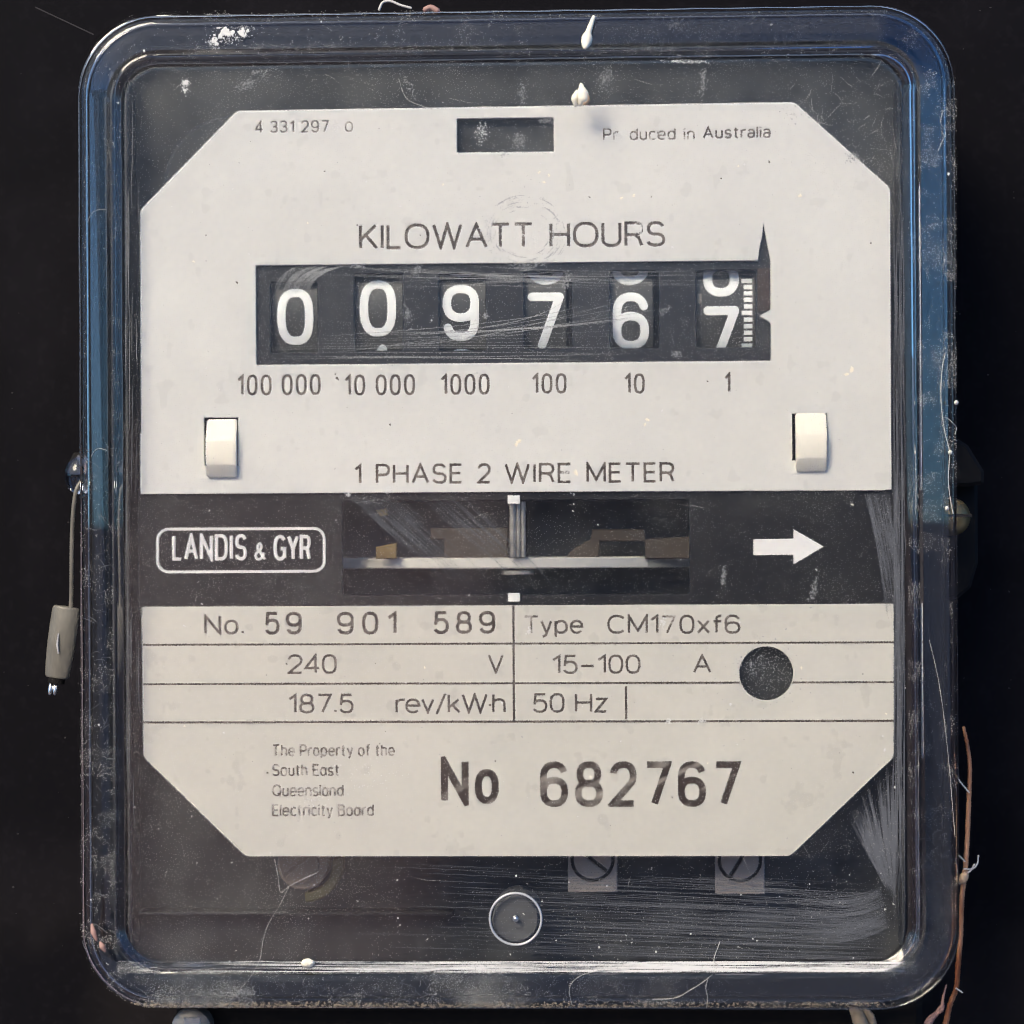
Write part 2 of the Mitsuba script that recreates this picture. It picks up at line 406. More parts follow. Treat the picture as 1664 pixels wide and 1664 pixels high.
def lettering(text, x0, x1, base, cap, stroke, track=.26, space=.42, d=0.0, round_ends=False, lift=0.035, drop=()):
    """Print whose outside runs from pixel x0 to x1, standing on pixel row base, capitals cap pixels tall."""
    strokes, x = [], 0.0
    for k, ch in enumerate(text):
        if ch == ' ':
            x += space
            continue
        wd, ss = GL[ch]
        if k not in drop:
            strokes += [[(x + a, b) for a, b in s] for s in ss]
        x += wd + track
    allx = [a for s in strokes for a, _ in s]
    lo, hi = min(allx), max(allx)
    X0, Z0 = at(x0, base, d)
    X1, _ = at(x1, base, d)
    sw = mm(stroke, d)
    kx = (X1 - X0 - sw) / max(hi - lo, 1e-9) if hi - lo > 1e-6 else 0
    ky = mm(cap, d) - sw
    g = []
    for s in strokes:
        pts = [(X0 + sw / 2 + (a - lo) * kx, Z0 + sw / 2 + b * ky) for a, b in s]
        g.append(LineString(pts).buffer(sw / 2, cap_style=1 if round_ends else 2, join_style=1 if round_ends else 2, mitre_limit=1.6, quad_segs=6))
    return union_all(g)


def write(key, text, x0, x1, base, cap, stroke, mat='mat_ink', d=0.0, lift=0.03, label=None, **k):
    return put(key, slab(lettering(text, x0, x1, base, cap, stroke, d=d, **k), d, d + lift), mat, label=label)


# ---------------------------------------------------------------- the meter
EM = 'electricity_meter'
tag(EM, 'old electricity meter with cream dials plates under a dusty clear plastic cover', 'electricity meter')
tag(EM, 'old electricity meter with cream face plates under a dusty clear plastic cover', 'electricity meter')


def rr(x0, y0, x1, y1, r, d, n=14):
    a, b = at(x0, 832, d)[0], at(x1, 832, d)[0]
    t, u = at(832, y0, d)[1], at(832, y1, d)[1]
    r = mm(r, d)
    pts = []
    for cx, cz, a0 in ((b - r, t - r, 0), (a + r, t - r, 90), (a + r, u + r, 180), (b - r, u + r, 270)):
        for q in np.radians(np.linspace(a0, a0 + 90, n)):
            pts.append((cx + r * math.cos(q), cz + r * math.sin(q)))
    return np.c_[np.array(pts), np.full(len(pts), d * 1e-3)]


OUT = [((130, 17, 1555, 1639), 131, -11), ((130, 17, 1555, 1639), 131, .2), ((132.5, 19.5, 1552.5, 1636.5), 129, 1.3), ((137, 24, 1548, 1632), 125, 1.75),
       ((142, 29, 1543, 1627), 121, 1.75), ((146, 33, 1538, 1623), 118, 2.0), ((149, 37, 1534, 1619), 115, 2.6), ((176, 72, 1501, 1586), 82, 5.3), ((179, 76, 1498, 1583), 79, 6.05),
       ((182, 79, 1495, 1580.5), 76, 6.5), ((185, 82, 1491.5, 1578), 73, 6.55), ((188, 85, 1488, 1575.5), 71, 6.3), ((199, 96, 1474, 1564), 61, 5.5), ((201, 98, 1471, 1561.5), 59, 5.4), ((206, 103, 1466, 1556), 56, 5.4)]
INN = [((146, 34, 1537, 1622), 112, -11), ((146, 34, 1537, 1622), 112, .2), ((152, 42, 1529, 1614), 105, 1.0), ((184, 82, 1492, 1578), 70, 3.6), ((196, 94, 1476, 1565), 62, 3.5), ((204, 102, 1468, 1557), 54, 3.5)]


def shell(levels_a, levels_b):
    A = [rr(*l[0], l[1], l[2]) for l in levels_a]
    B = [rr(*l[0], l[1], l[2]) for l in levels_b]
    n = len(A[0])
    V, F = [], []

    def strip(i, j, flip):
        k = np.arange(n); m = (k + 1) % n
        f = np.vstack([np.stack([i + k, i + m, j + m], 1), np.stack([i + k, j + m, j + k], 1)])
        F.append(f[:, ::-1] if flip else f)
    base = 0
    for L, flip in ((A, False), (B, True)):
        V.extend(L)
        for q in range(len(L) - 1):
            strip(base + q * n, base + (q + 1) * n, flip)
        base += len(L) * n
    V = np.vstack(V)
    c1, c2 = len(V), len(V) + 1
    V = np.vstack([V, A[-1].mean(0), B[-1].mean(0)])
    k = np.arange(n); m = (k + 1) % n
    ea, eb = (len(A) - 1) * n, len(A) * n + (len(B) - 1) * n
    F.append(np.stack([ea + k, ea + m, np.full(n, c1)], 1))
    F.append(np.stack([eb + m, eb + k, np.full(n, c2)], 1))
    strip(len(A) * n, 0, False)
    me = trimesh.Trimesh(V, np.vstack(F), process=False)
    if me.volume < 0:
        me.invert()
    return me


put(EM + '__cover', shell(OUT, INN), 'mat_cover', smooth=32, label='clear plastic cover with rounded corners and a raised bead')

# the black moulded base: a tray behind the plates, with side walls inside the cover
tray = poly([(150, 38), (1532, 38), (1532, 1618), (150, 1618)], -12, 110)
put(EM + '__base', [slab(tray, -45, -17), slab(tray, -17.002, -17)], 'mat_base', label='black moulded base')
put(EM + '__base__rim', slab(tray.difference(tray.buffer(-0.0045)), -17, -11.3, .4), 'mat_matt_black')
# the post moulded behind the upper left corner of the plate, and the ribs of the base
put(EM + '__base__post', slab(disc(378, 300, 112, -9), -17, -8.5, 0.6), 'mat_base')
put(EM + '__base__rib', slab(rect(204, 130, 212, 1540, -10), -17, -10.5, .3), 'mat_base')
put(EM + '__base__rib', slab(rect(1462, 130, 1470, 1540, -10), -17, -10.5, .3), 'mat_base')
put(EM + '__base__rib', slab(rect(225, 1482, 735, 1488, -12), -17, -12.5, .3), 'mat_base')
put(EM + '__terminal_cover', slab(poly([(285, 1560), (1500, 1560), (1500, 1900), (285, 1900)], -22, 18), -45, -22, 1.2), 'mat_matt_black', label='black terminal cover below the clear cover')

# --- the upper plate
upper = poly([(229, 342), (386, 181), (1291, 167), (1446, 306), (1448, 797), (231, 802)], 0)
upper = upper.buffer(-mm(14)).buffer(mm(14), quad_segs=6)
low_edge = rect(229, 700, 1448, 799.5).intersection(box(-1, -1, 1, 1))
upper = union_all([upper, low_edge])
window = union_all([rect(417, 428, 1252, 590), poly([(1231, 429), (1233, 408), (1238, 385), (1240.5, 364), (1245, 390), (1251, 420), (1252, 430)])])
window = window.difference(poly([(1253, 502), (1250, 505), (1236, 512), (1234.5, 514), (1237, 516), (1250, 524), (1253, 527)]))
slot = rect(743, 193, 900, 248)
clipslot = [rect(333, 679, 388, 757), rect(1287, 672, 1344, 748)]
upper = upper.difference(union_all([window, slot] + clipslot))
FP = EM + '__face_plate'
put(FP, slab(upper, -0.55, 0, 0.07), 'mat_plate', label='cream upper face plate with cut corners')
write(FP + '__lettering', '4 331 297', 415, 535, 217, 20, 2.6, track=.30, space=.42)
write(FP + '__lettering', '0', 561, 574, 215, 17, 2.3, mat='mat_worn')
write(FP + '__lettering', 'Produced', 980, 1098, 229, 20, 2.6, mat='mat_worn', track=.26, drop=(2,))
write(FP + '__lettering', 'in', 1111, 1129, 228, 20, 2.6, mat='mat_worn', track=.26)
write(FP + '__lettering', 'Australia', 1142, 1252, 226, 20, 2.9, track=.26)
write(FP + '__heading', 'KILOWATT', 584, 867, 406, 41.5, 5.0, track=.215)
write(FP + '__heading', 'HOURS', 893, 1081, 403, 41.5, 5.0, track=.215)
for tx, a, b, y, h in (('100 000', 386, 522, 643, 34), ('10 000', 560, 675, 643, 34), ('1000', 716, 796, 642, 34), ('100', 864, 921, 640, 33), ('10', 1014, 1048, 640, 33), ('1', 1177, 1187, 638, 32)):
    write(FP + '__lettering', tx, a, b, y, h, 4.2, track=.36, space=.46)
for tx, a, b in (('1', 576, 588), ('PHASE', 611, 752), ('2', 776, 798), ('WIRE', 820, 929), ('METER', 953, 1096)):
    write(FP + '__lettering', tx, a, b, 787 - (a - 576) / 180, 33, 4.2, track=.25)

# --- the lower plate
lower = poly([(231, 986), (1452, 981), (1452, 1230), (1284, 1390.5), (400, 1391), (234, 1230)], 0)
lower = lower.buffer(-mm(16)).buffer(mm(16), quad_segs=6)
lower = union_all([lower, rect(232, 983.5, 1452, 1100)])
hole = disc(1245, 1094, 43.5)
lower = lower.difference(hole)
RP = EM + '__rating_plate'
put(RP, slab(lower, -0.55, 0, 0.07), 'mat_rating_dimmed', label='cream lower rating plate ruled into rows, with a round hole')
lines = [rect(233, 1044, 1452, 1047.2), rect(233, 1108.3, 1452, 1111.5), rect(233, 1170.5, 1452, 1174), rect(833.2, 984, 836.8, 1171), rect(1015.6, 1115, 1019.2, 1168)]
for g in lines:
    put(RP + '__ruled_line', slab(g.difference(hole.buffer(mm(1.5))), 0.0, 0.03), 'mat_ink')
write(RP + '__lettering', 'No.', 333, 397, 1031, 32, 4.2, track=.25)
write(RP + '__lettering', '59', 431, 491, 1031, 37, 5.2, track=.42)
write(RP + '__lettering', '901', 548, 645, 1031, 37, 5.2, track=.48)
write(RP + '__lettering', '589', 705, 805, 1030, 37, 5.2, track=.44)
write(RP + '__lettering', '240', 468, 548, 1095, 32, 3.9, track=.18)
write(RP + '__lettering', 'V', 793, 819, 1094, 31, 3.7)
write(RP + '__lettering', '187.5', 469, 575, 1159, 32, 4.0, track=.22)
write(RP + '__lettering', 'rev/kW\u00b7h', 643, 822, 1159, 32, 3.9, track=.15)
write(RP + '__lettering', 'T', 851, 876, 1030, 30, 3.3, mat='mat_worn')
write(RP + '__lettering', 'ype', 878, 948, 1030, 30, 3.9, track=.22)
write(RP + '__lettering', 'CM1', 987, 1070, 1030, 31, 3.9, track=.2)
write(RP + '__lettering', '7', 1075, 1098, 1030, 30, 3.4, mat='mat_worn')
write(RP + '__lettering', '0xf6', 1104, 1203, 1030, 31, 3.9, track=.2)
write(RP + '__lettering', '15\u2013100', 897, 1041, 1095, 31, 3.8, track=.2)
write(RP + '__lettering', 'A', 1126, 1156, 1094, 31, 3.8)
write(RP + '__lettering', '50 Hz', 866, 987, 1158, 32, 3.9, track=.2, space=.34)
for tx, b, y in (('The Property of the', 642, 1229), ('South E\u0251st', 552, 1261), ('Queensl\u0251nd', 559, 1294), ('Electricity Bo\u0251rd', 608, 1326)):
    write(RP + '__owner_lettering', tx, 443, b, y, 20, 2.9, mat='mat_worn', track=.27, space=.42)
write(RP + '__stamped_number', 'No', 717, 811, 1306, 74, 11.5, mat='mat_stamp', track=.42)
write(RP + '__stamped_number', '682767', 878, 1203, 1311, 74, 11.0, mat='mat_stamp', track=.36)

# --- the black band between them, with the disc window
CB = EM + '__centre_band'
band = rect(226, 790, 1455, 995, -0.9).difference(rect(557, 813, 1120, 966, -0.9, 4))
put(CB, slab(band, -1.6, -0.9, 0.12), 'mat_black', label='black band between the plates with a window for the disc')
badge = rect(255, 857, 530, 931, -.9, 20)
put(CB + '__badge_frame', slab(badge.difference(badge.buffer(-mm(4.6))), -0.9, -0.86), 'mat_print')
write(CB + '__badge_lettering', 'LANDIS', 281, 402, 911, 43, 5.4, mat='mat_print', d=-.9, track=.33)
write(CB + '__badge_lettering', '&', 414, 433, 911, 30, 4.2, mat='mat_print', d=-.9)
write(CB + '__badge_lettering', 'GYR', 445, 506, 911, 42, 5.6, mat='mat_print', d=-.9, track=.30)
put(CB + '__arrow', slab(poly([(1224, 876), (1289, 875.5), (1289, 860), (1338, 888), (1289, 917), (1289, 901.5), (1224, 902)], -.9), -0.9, -0.84), 'mat_mark')
put(CB + '__index_mark', slab(rect(825.5, 805, 845, 818.5, -.9), -0.9, -.2), 'mat_mark')
put(CB + '__index_mark', slab(rect(826, 963.5, 845, 977, -.9), -0.9, -.2), 'mat_mark')

# the turning disc, its spindle and the iron behind
R_DISC = 60.0
cxd, czd = at(838, 915, -3)
dm = lathe([(0, -.0009), (R_DISC * 1e-3 - .0002, -.0009), (R_DISC * 1e-3, -.0007), (R_DISC * 1e-3, .0007), (R_DISC * 1e-3 - .0002, .0009), (0, .0009)], 180)
dm.apply_translation([cxd, (3.0 + R_DISC) * 1e-3, czd])
put(EM + '__rotor_disc', dm, 'mat_disc', smooth=40, up=False, label='bright metal disc seen edge-on')


def rod(px, y0, y1, r, d, prof=None):
    a, b = P(px, y1, d), P(px, y0, d)
    L = b[2] - a[2]
    m = lathe([(0, 0), (r * 1e-3, 0), (r * 1e-3, L), (0, L)], 24)
    m.apply_translation([a[0], a[1], a[2]])
    return m


put(EM + '__spindle', [rod(834, 806, 905, .55, -2.0), rod(843, 815, 905, .38, -2.1)], 'mat_steel', smooth=40, up=False, label='bright upright spindle over the disc')
put(EM + '__spindle__guide_post', [rod(851, 815, 905, .4, -2.2)], 'mat_steel', smooth=40, up=False)
put(EM + '__spindle__collar', rod(842, 927, 933, 2.6, -5.2), 'mat_steel', smooth=40, up=False)
put(EM + '__spindle__backing', slab(rect(826, 812, 857, 906, -3.4), -4.6, -3.4), 'mat_matt_black')
put(EM + '__bracket', slab(poly([(700, 858), (826, 858), (826, 908), (722, 908), (722, 877), (700, 877)], -4.5), -6, -4.5, .2), 'mat_old_brass', label='dull brass bracket left of the spindle')
put(EM + '__bracket', slab(poly([(918, 908), (930, 893), (960, 876), (962, 860), (1046, 860), (1050, 876), (1122, 872), (1122, 908), (1048, 908), (1048, 880), (975, 880), (974, 908)], -6), -7.5, -6, .2), 'mat_old_brass', label='dark brass bracket right of the spindle')
put(EM + '__brass_tab', slab(poly([(611, 889), (625, 886), (645, 882), (645, 908), (611, 908)], -4.2), -5, -4.2, .15), 'mat_brass')
put(EM + '__brass_tab', slab(poly([(611, 829), (628, 826), (631, 837), (618, 839)], -4.2), -5, -4.2, .1), 'mat_brass')
put(EM + '__frame', slab(rect(540, 790, 1135, 990, -15), -16.9, -15), 'mat_base', label='dark frame behind the disc')

th = np.linspace(math.asin(21.6 / R_DISC), math.asin(28.6 / R_DISC), 12)
mk = []
for r_, z_ in ((R_DISC * 1e-3 + 3e-5, -.00085), (R_DISC * 1e-3 + 3e-5, .00085)):
    mk.append(np.stack([cxd + r_ * np.sin(th), (3.0 + R_DISC) * 1e-3 - r_ * np.cos(th), np.full(12, czd + z_)], 1))
ii = np.arange(11)
scene['mat_disc_mark'] = pr((0.27, 0.275, 0.25), 0.5)
put(EM + '__rotor_disc__mark', trimesh.Trimesh(np.vstack(mk), np.vstack([np.stack([ii, ii + 1, ii + 13], 1), np.stack([ii, ii + 13, ii + 12], 1)]), process=False), 'mat_disc_mark', up=False)

# --- the register: black mask with six windows, number wheels behind
WIN = [(441, 459, 517, 574), (577, 446, 655, 570), (714, 446, 790, 570), (852, 443, 930, 566), (991, 441, 1071, 566), (1131, 440, 1228, 565)]
mask = rect(405, 415, 1266, 604, -.9)
mask = mask.union(rect(1222, 350, 1262, 420, -.9)).difference(union_all([rect(*q, -1, 3) for q in WIN]))
RM = EM + '__register_mask'
put(RM, slab(mask, -1.7, -0.9, 0.16), 'mat_mask', label='black mask of the register with six windows')
put(RM + '__reflection_strip', slab(rect(1231, 436, 1250, 506, -.75), -.9, -.72, .05), 'mat_brown_reflection')  # made-up strip, coloured to imitate a brown reflection on the mask
R_W = 17.0
ZC = at(832, 507, -2.2)[1]


def wrap(g, d_axis, lift):
    """A drawing of (x, arc length up from the wheel's front line) laid round the wheel."""
    out = []
    for q in parts_of(g):
        m = trimesh.creation.extrude_polygon(q, lift * 1e-3, engine='earcut')
        v, f = trimesh.remesh.subdivide_to_size(m.vertices, m.faces, 0.0011, max_iter=12)
        th = v[:, 1] / (R_W * 1e-3)
        r = R_W * 1e-3 + v[:, 2] - 0.00002
        v = np.stack([v[:, 0], ZC + r * np.sin(th), d_axis * 1e-3 + r * np.cos(th)], 1)
        out.append(trimesh.Trimesh(v, f, process=False))
    return out


def wheel_digit(ch, cx, cy, wpx, hpx, stroke):
    g = lettering(ch, cx - wpx / 2, cx + wpx / 2, 507, hpx, stroke, round_ends=True, d=-2.2)
    b = g.bounds
    return affinity.translate(g, 0, -(b[1] + b[3]) / 2)


WH = [('0', 480.5, 515, 59), ('0', 614.5, 501, 59), ('9', 749, 508.5, 59), ('7', 887, 522, 59), ('6', 1025, 522, 59), ('7', 1172, 543, 58)]
for k, ((ch, cx, cy, wd), q) in enumerate(zip(WH, WIN)):
    key = EM + '__number_wheel' + (f'_{k:03d}' if k else '')
    daxis = -2.2 - R_W
    x0, x1 = at(q[0] - 2, 507, -2.2)[0], at(q[2] - 9 if k in (3, 4) else q[2] + 1, 507, -2.2)[0]
    cyl = lathe([(0, 0), (R_W * 1e-3 - 2e-4, 0), (R_W * 1e-3, 2e-4), (R_W * 1e-3, x1 - x0 - 2e-4), (R_W * 1e-3 - 2e-4, x1 - x0), (0, x1 - x0)], 120)
    v = cyl.vertices
    cyl.vertices = np.stack([x0 + v[:, 2], ZC + v[:, 1] * 1.0, daxis * 1e-3 - v[:, 0]], 1)
    if cyl.volume < 0:
        cyl.invert()
    put(key, cyl, 'mat_drum', smooth=40)
    s0 = R_W * 1e-3 * math.asin((at(cx, cy, -2.2)[1] - ZC) / (R_W * 1e-3))
    pitch = 2 * math.pi * R_W * 1e-3 / 10
    n = int(ch)
    for off in (0, 1, -1):
        g = wheel_digit(str((n - off) % 10), cx, 507, 27 if str((n - off) % 10) == '1' else wd, 93 if k < 5 else 91, 14.0 if k < 5 else 14.6)
        put(key + '__numeral', wrap(affinity.translate(g, 0, s0 + off * pitch), daxis, 0.05), 'mat_numeral')
    if k == 5:
        for t in range(-4, 14):
            s = s0 + pitch * 0.42 - t * pitch / 10 * 1.0
            long = t in (1, 6, 11, -4)
            a, b = at(1205 if long else 1208.5, 507, -2.2)[0], at(1222.5, 507, -2.2)[0]
            put(key + '__graduation', wrap(box(a, s - mm(3.6), b, s + mm(3.6)), daxis, 0.05), 'mat_numeral')
        # the step moulded on the wheel between two figures
        put(key + '__step', wrap(box(at(1133, 507, -2.2)[0], s0 + pitch * .47, at(1140, 507, -2.2)[0], s0 + pitch * .62), daxis, 0.25), 'mat_lead')

# --- the slot at the top and the two cream clips
put(FP + '__slot_backing', slab(rect(735, 186, 908, 256, -2), -3, -2), 'mat_base')


def clip_mesh(x0, x1, y0, y1, mirror=1):
    """A bowed tab: it leaves its slot at the top, swells forward, ends in a blunt lip below."""
    a, b = at(x0, (y0 + y1) / 2, 1)[0], at(x1, (y0 + y1) / 2, 1)[0]
    zt, zb = at(x0, y0, 1)[1], at(x0, y1, 1)[1]
    h = zt - zb
    prof = [(0.00, -1.2), (0.0, -.05), (.06, .35), (.16, .75), (.26, 1.15), (.33, 1.55), (.40, 1.72), (.60, 1.80), (.76, 1.74), (.80, 1.62), (.97, .82), (1.0, .6), (1.0, .05), (.80, .05), (.80, -1.2)]
    pg = Polygon([(zt - f * h, g * 1e-3) for f, g in prof])
    e = 2.2e-4
    m = trimesh.creation.extrude_polygon(pg, b - a - 2 * e, engine='earcut')
    v = m.vertices
    m.vertices = np.stack([a + e + v[:, 2], v[:, 0], v[:, 1]], 1)
    in_pg = pg.buffer(-e, join_style=2)
    out = [m]
    for side in (0, 1):
        t = trimesh.creation.extrude_polygon(in_pg, e, engine='earcut')
        v = t.vertices
        t.vertices = np.stack([(a if side == 0 else b - e) + v[:, 2], v[:, 0], v[:, 1]], 1)
        out.append(t)
    me = trimesh.util.concatenate(out)
    if me.volume < 0:
        me.invert()
    return me


put(EM + '__plate_clip', clip_mesh(336, 385, 681, 776), 'mat_clip', smooth=25, label='cream plastic clip left of the printing')
put(EM + '__plate_clip', clip_mesh(1293, 1343, 671, 766), 'mat_clip', smooth=25, label='cream plastic clip right of the printing')
put(FP + '__clip_slot', slab(rect(326, 672, 394, 764, -1.5), -2.0, -1.5), 'mat_matt_black')
put(FP + '__clip_slot', slab(rect(1280, 664, 1350, 755, -1.5), -2.0, -1.5), 'mat_matt_black')
put(RP + '__hole_backing', slab(disc(1245, 1094, 60, -4), -5, -4), 'mat_base')


# --- terminal straps and screws under the lower plate
def screw(r, h, slot_w, ang, slot_depth=.5):
    """A slotted cheese-head, radius and height in mm."""
    cir = Point(0, 0).buffer(r * 1e-3, quad_segs=12)
    bar = affinity.rotate(box(-r * 2e-3, -slot_w * 5e-4, r * 2e-3, slot_w * 5e-4), ang, origin=(0, 0))
    return trimesh.util.concatenate([slab(cir, 0, h - slot_depth), slab(cir.difference(bar), h - slot_depth, h, .12)])


for (x0, x1, y1, cx, cy, ang) in ((923, 1003, 1449, 963, 1396, -38), (1162, 1242, 1452, 1202, 1397, 58)):
    s = put(EM + '__terminal_strap', slab(rect(x0, 1340, x1, y1, -9), -10.5, -9, .15), 'mat_strap', label='pale metal terminal strap with its screw')
    put(s + '__screw_gap_shade', slab(disc(cx, cy, 36, -9), -9.2, -8.98), 'mat_matt_black')  # black disc, paints the shaded gap round the screw head
    put(s + '__dark_slot_bar', slab(affinity.rotate(box(-.003, -.0003, .003, .0003), ang, origin=(0, 0)), .15, .30).apply_translation([*at(cx, cy, -9), -.009]), 'mat_matt_black')  # black bar, paints the shade at the bottom of the slot
    put(s + '__screw', place(screw(3.1, .7, .6, ang, .5), cx, cy, -9), 'mat_strap', smooth=30)
s = put(EM + '__brown_terminal', slab(disc(492, 1404, 42, -9), -14, -9.2, .3), 'mat_stained_brass', label='brown terminal screw stained green')
put(s + '__screw_head', place(screw(3.3, .8, .5, 42, .5), 487, 1402, -9.2), 'mat_stained_brass', smooth=30)
sect = Polygon([at(492, 1404, -9.5)] + [at(492 + 140 * math.cos(q), 1404 + 140 * math.sin(q), -9.5) for q in np.linspace(-.15, 1.5, 9)])
stain = disc(494, 1403, 64, -9.5).difference(disc(494, 1403, 47, -9.5)).intersection(sect)
put(s + '__patina', slab(stain.buffer(-mm(4)).buffer(mm(4), quad_segs=6), -13, -9.5, .3), 'mat_patina')

# --- the sealed stud low on the cover: a raised clear ring round a little pin
prof = [(0.00395, 0), (0.00395, .0003), (.004, .00055), (.00413, .00062), (.00427, .00055), (.00432, .0003), (.00432, 0)]
rg = trimesh.creation.revolve(np.array(prof + [prof[0]]), sections=64)
if rg.volume < 0:
    rg.invert()
scene['mat_strap_dark'] = pr((.085, .087, .09), .4)
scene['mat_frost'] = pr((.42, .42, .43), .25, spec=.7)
s = put(EM + '__cover_stud', place(rg, 838, 1493, 5.42), 'mat_frost', smooth=40, label='round clear stud low on the cover')
put(s + '__body', place(lathe([(0, 0), (.0035, 0), (.0038, -.0004), (.0038, -.012), (0, -.012)], 48), 838, 1493, 3.3), 'mat_strap_dark', smooth=40)
put(s + '__pin', place(lathe([(0, -.0002), (.00055, -.0002), (.0005, .0002), (.0003, .00042), (0, .0005)], 20), 838, 1493, 5.45), 'mat_chrome', smooth=60)

# --- side lugs: brass screw on the right, clear seal dome on the left
lug = put(EM + '__side_lug', [slab(poly([(1500, 690), (1556, 712), (1574, 724), (1600, 766), (1599, 786), (1580, 790), (1500, 792)], -20, 4), -30, -20, .6),
                              slab(poly([(1500, 780), (1589, 785), (1590, 915), (1578, 955), (1555, 975), (1500, 975)], -27, 4), -34, -27, .6)], 'mat_lug', label='dark lug on the right side of the meter')
bm = lathe([(0, -.002), (.0032, -.002), (.0032, 0), (.0029, .0011), (.0021, .0019), (.001, .0023), (0, .0024)], 40)
bar = slab(box(-.0002, -.0032, .0002, .0032), 1.5, 2.46)
put(lug + '__screw', place(bm, 1546, 840, -18), 'mat_brass', smooth=40, label='tarnished brass screw')
put(lug + '__dark_slot_bar', place(affinity_bar := slab(box(-.0031, -.00028, .0031, .00028), 1.0, 2.43), 1546, 838, -18), 'mat_old_brass')
ll = put(EM + '__seal_lug', slab(poly([(118, 735), (170, 735), (170, 805), (122, 805), (112, 790), (110, 752)], -16, 5), -26, -16, .8), 'mat_lug', label='lug on the left side that the seal is threaded through')
dome = trimesh.creation.icosphere(3, .0026)
dome.apply_scale([.9, 1.2, .8])
scene['mat_glass'] = {'type': 'dielectric', 'int_ior': 1.5, 'ext_ior': 1.0}
put(ll + '__clear_bead', place(dome, 128, 773, -12.6), 'mat_glass', smooth=True)
put(ll + '__glint_shape', slab(poly([(112, 772), (118, 752), (127, 738), (131, 742), (124, 758), (131, 762), (131, 772)], -15.2), -15.9, -15.2, .1), 'mat_chrome')  # chrome piece cut to the outline of the bead's glint, added to imitate it

# ---------------------------------------------------------------- the lead seal
SL = 'wire_seal'
tag(SL, 'grey lead tag hanging on a thin wire at the left side of the meter', 'seal')
put(SL + '__wire', tube(spline([P(132, 782, -9.5), P(123, 800, -9.2), P(118, 845, -9.5), P(116.5, 900, -10), P(116, 950, -10.5), P(115, 1000, -11)], 8), .00036, 10), 'mat_lead', smooth=True, up=False)
a, b = P(108, 986, -11.5), P(92, 1104, -12)
ax = (b - a) / np.linalg.norm(b - a)
m = lathe([(0, 0), (.0021, 0), (.00232, .0004), (.0024, .0030), (.00238, .0065), (.00222, .0098), (.00205, .0118), (.0018, .0121), (0, .0121)], 36)
m.vertices[:, 1] *= .6
Z = ax; Xv = np.cross([0, 1, 0], Z); Xv /= np.linalg.norm(Xv); Yv = np.cross(Z, Xv)
M = np.eye(4); M[:3, 0], M[:3, 1], M[:3, 2], M[:3, 3] = Xv, Yv, Z, a
m.apply_transform(M)
put(SL + '__lead_tag', m, 'mat_lead', smooth=35, up=False)
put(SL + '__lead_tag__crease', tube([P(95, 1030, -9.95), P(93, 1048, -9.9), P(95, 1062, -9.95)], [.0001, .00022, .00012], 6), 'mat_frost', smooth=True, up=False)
m = lathe([(0, 0), (.0014, 0), (.0014, .0009), (0, .0009)], 24); m.apply_translation([0, 0, .0121]); m.apply_transform(M)
put(SL + '__ferrule', m, 'mat_matt_black', smooth=35, up=False)
for x in (82, 90):
    put(SL + '__wire_end', tube([P(x + 2, 1108, -12), P(x, 1120, -11.6), P(x - 1, 1128, -11.4)], [.00042, .00046, .0003], 10), 'mat_chrome', smooth=True, up=False)


# ---------------------------------------------------------------- dirt on the cover
def sdf(px, py, L):
    (x0, y0, x1, y1), r = L
    cx, cy, hx, hy = (x0 + x1) / 2, (y0 + y1) / 2, (x1 - x0) / 2 - r, (y1 - y0) / 2 - r
    qx, qy = np.abs(px - cx) - hx, np.abs(py - cy) - hy
    return r - np.hypot(np.maximum(qx, 0), np.maximum(qy, 0)) - np.minimum(np.maximum(qx, qy), 0)


def surf(px, py):
    """Depth (mm) of the cover's front at these pixels; nan outside its outline."""
    px, py = np.atleast_1d(np.asarray(px, float)), np.atleast_1d(np.asarray(py, float))
    lv = OUT[1:]
    s = np.array([sdf(px, py, l[:2]) for l in lv])
    d = np.full(px.shape, np.nan)
    d[s[-1] >= 0] = lv[-1][2]
    for i in range(len(lv) - 1):
        k = (s[i] >= 0) & (s[i + 1] < 0)
        t = s[i][k] / (s[i][k] - s[i + 1][k])
        d[k] = lv[i][2] * (1 - t) + lv[i + 1][2] * t
    return d


def specks(px, py, rpx, aspect=None, angle=None, lift=.03):
    """Small flat-topped crumbs lying on the cover, one per pixel position, rpx their radius in photo pixels."""
    d = surf(px, py)
    keep = ~np.isnan(d)
    V, F, n0 = [], [], 0
    px, py, rpx = np.asarray(px, float)[keep], np.asarray(py, float)[keep], np.broadcast_to(rpx, keep.shape)[keep]
    asp = rng.uniform(.45, 1, len(px)) if aspect is None else np.broadcast_to(aspect, keep.shape)[keep]
    ang = rng.uniform(0, np.pi, len(px)) if angle is None else np.broadcast_to(angle, keep.shape)[keep]
    for x, y, r, q, an, dd in zip(px, py, rpx, asp, ang, d[keep]):
        n = 5 if r < 3 else 9
        a = np.arange(n) * 2 * np.pi / n
        rr_ = r * rng.uniform(.65, 1.15, n)
        u, v = rr_ * np.cos(a), rr_ * np.sin(a) * q
        c, s = math.cos(an), math.sin(an)
        cx, cz = at(x, y, dd)
        k = 1e-4 * (DIST - dd * 1e-3) / DIST
        V.append(np.stack([cx + (u * c - v * s) * k, cz + (u * s + v * c) * k, np.full(n, (dd + lift * .3) * 1e-3)], 1))
        V.append([[cx, cz, (dd + lift) * 1e-3 + r * k * (.45 if r < 2 else .12) * q]])
        F.append(np.stack([n0 + np.arange(n), n0 + (np.arange(n) + 1) % n, np.full(n, n0 + n)], 1))
        n0 += n + 1
    return trimesh.Trimesh(np.vstack(V), np.vstack(F), process=False)


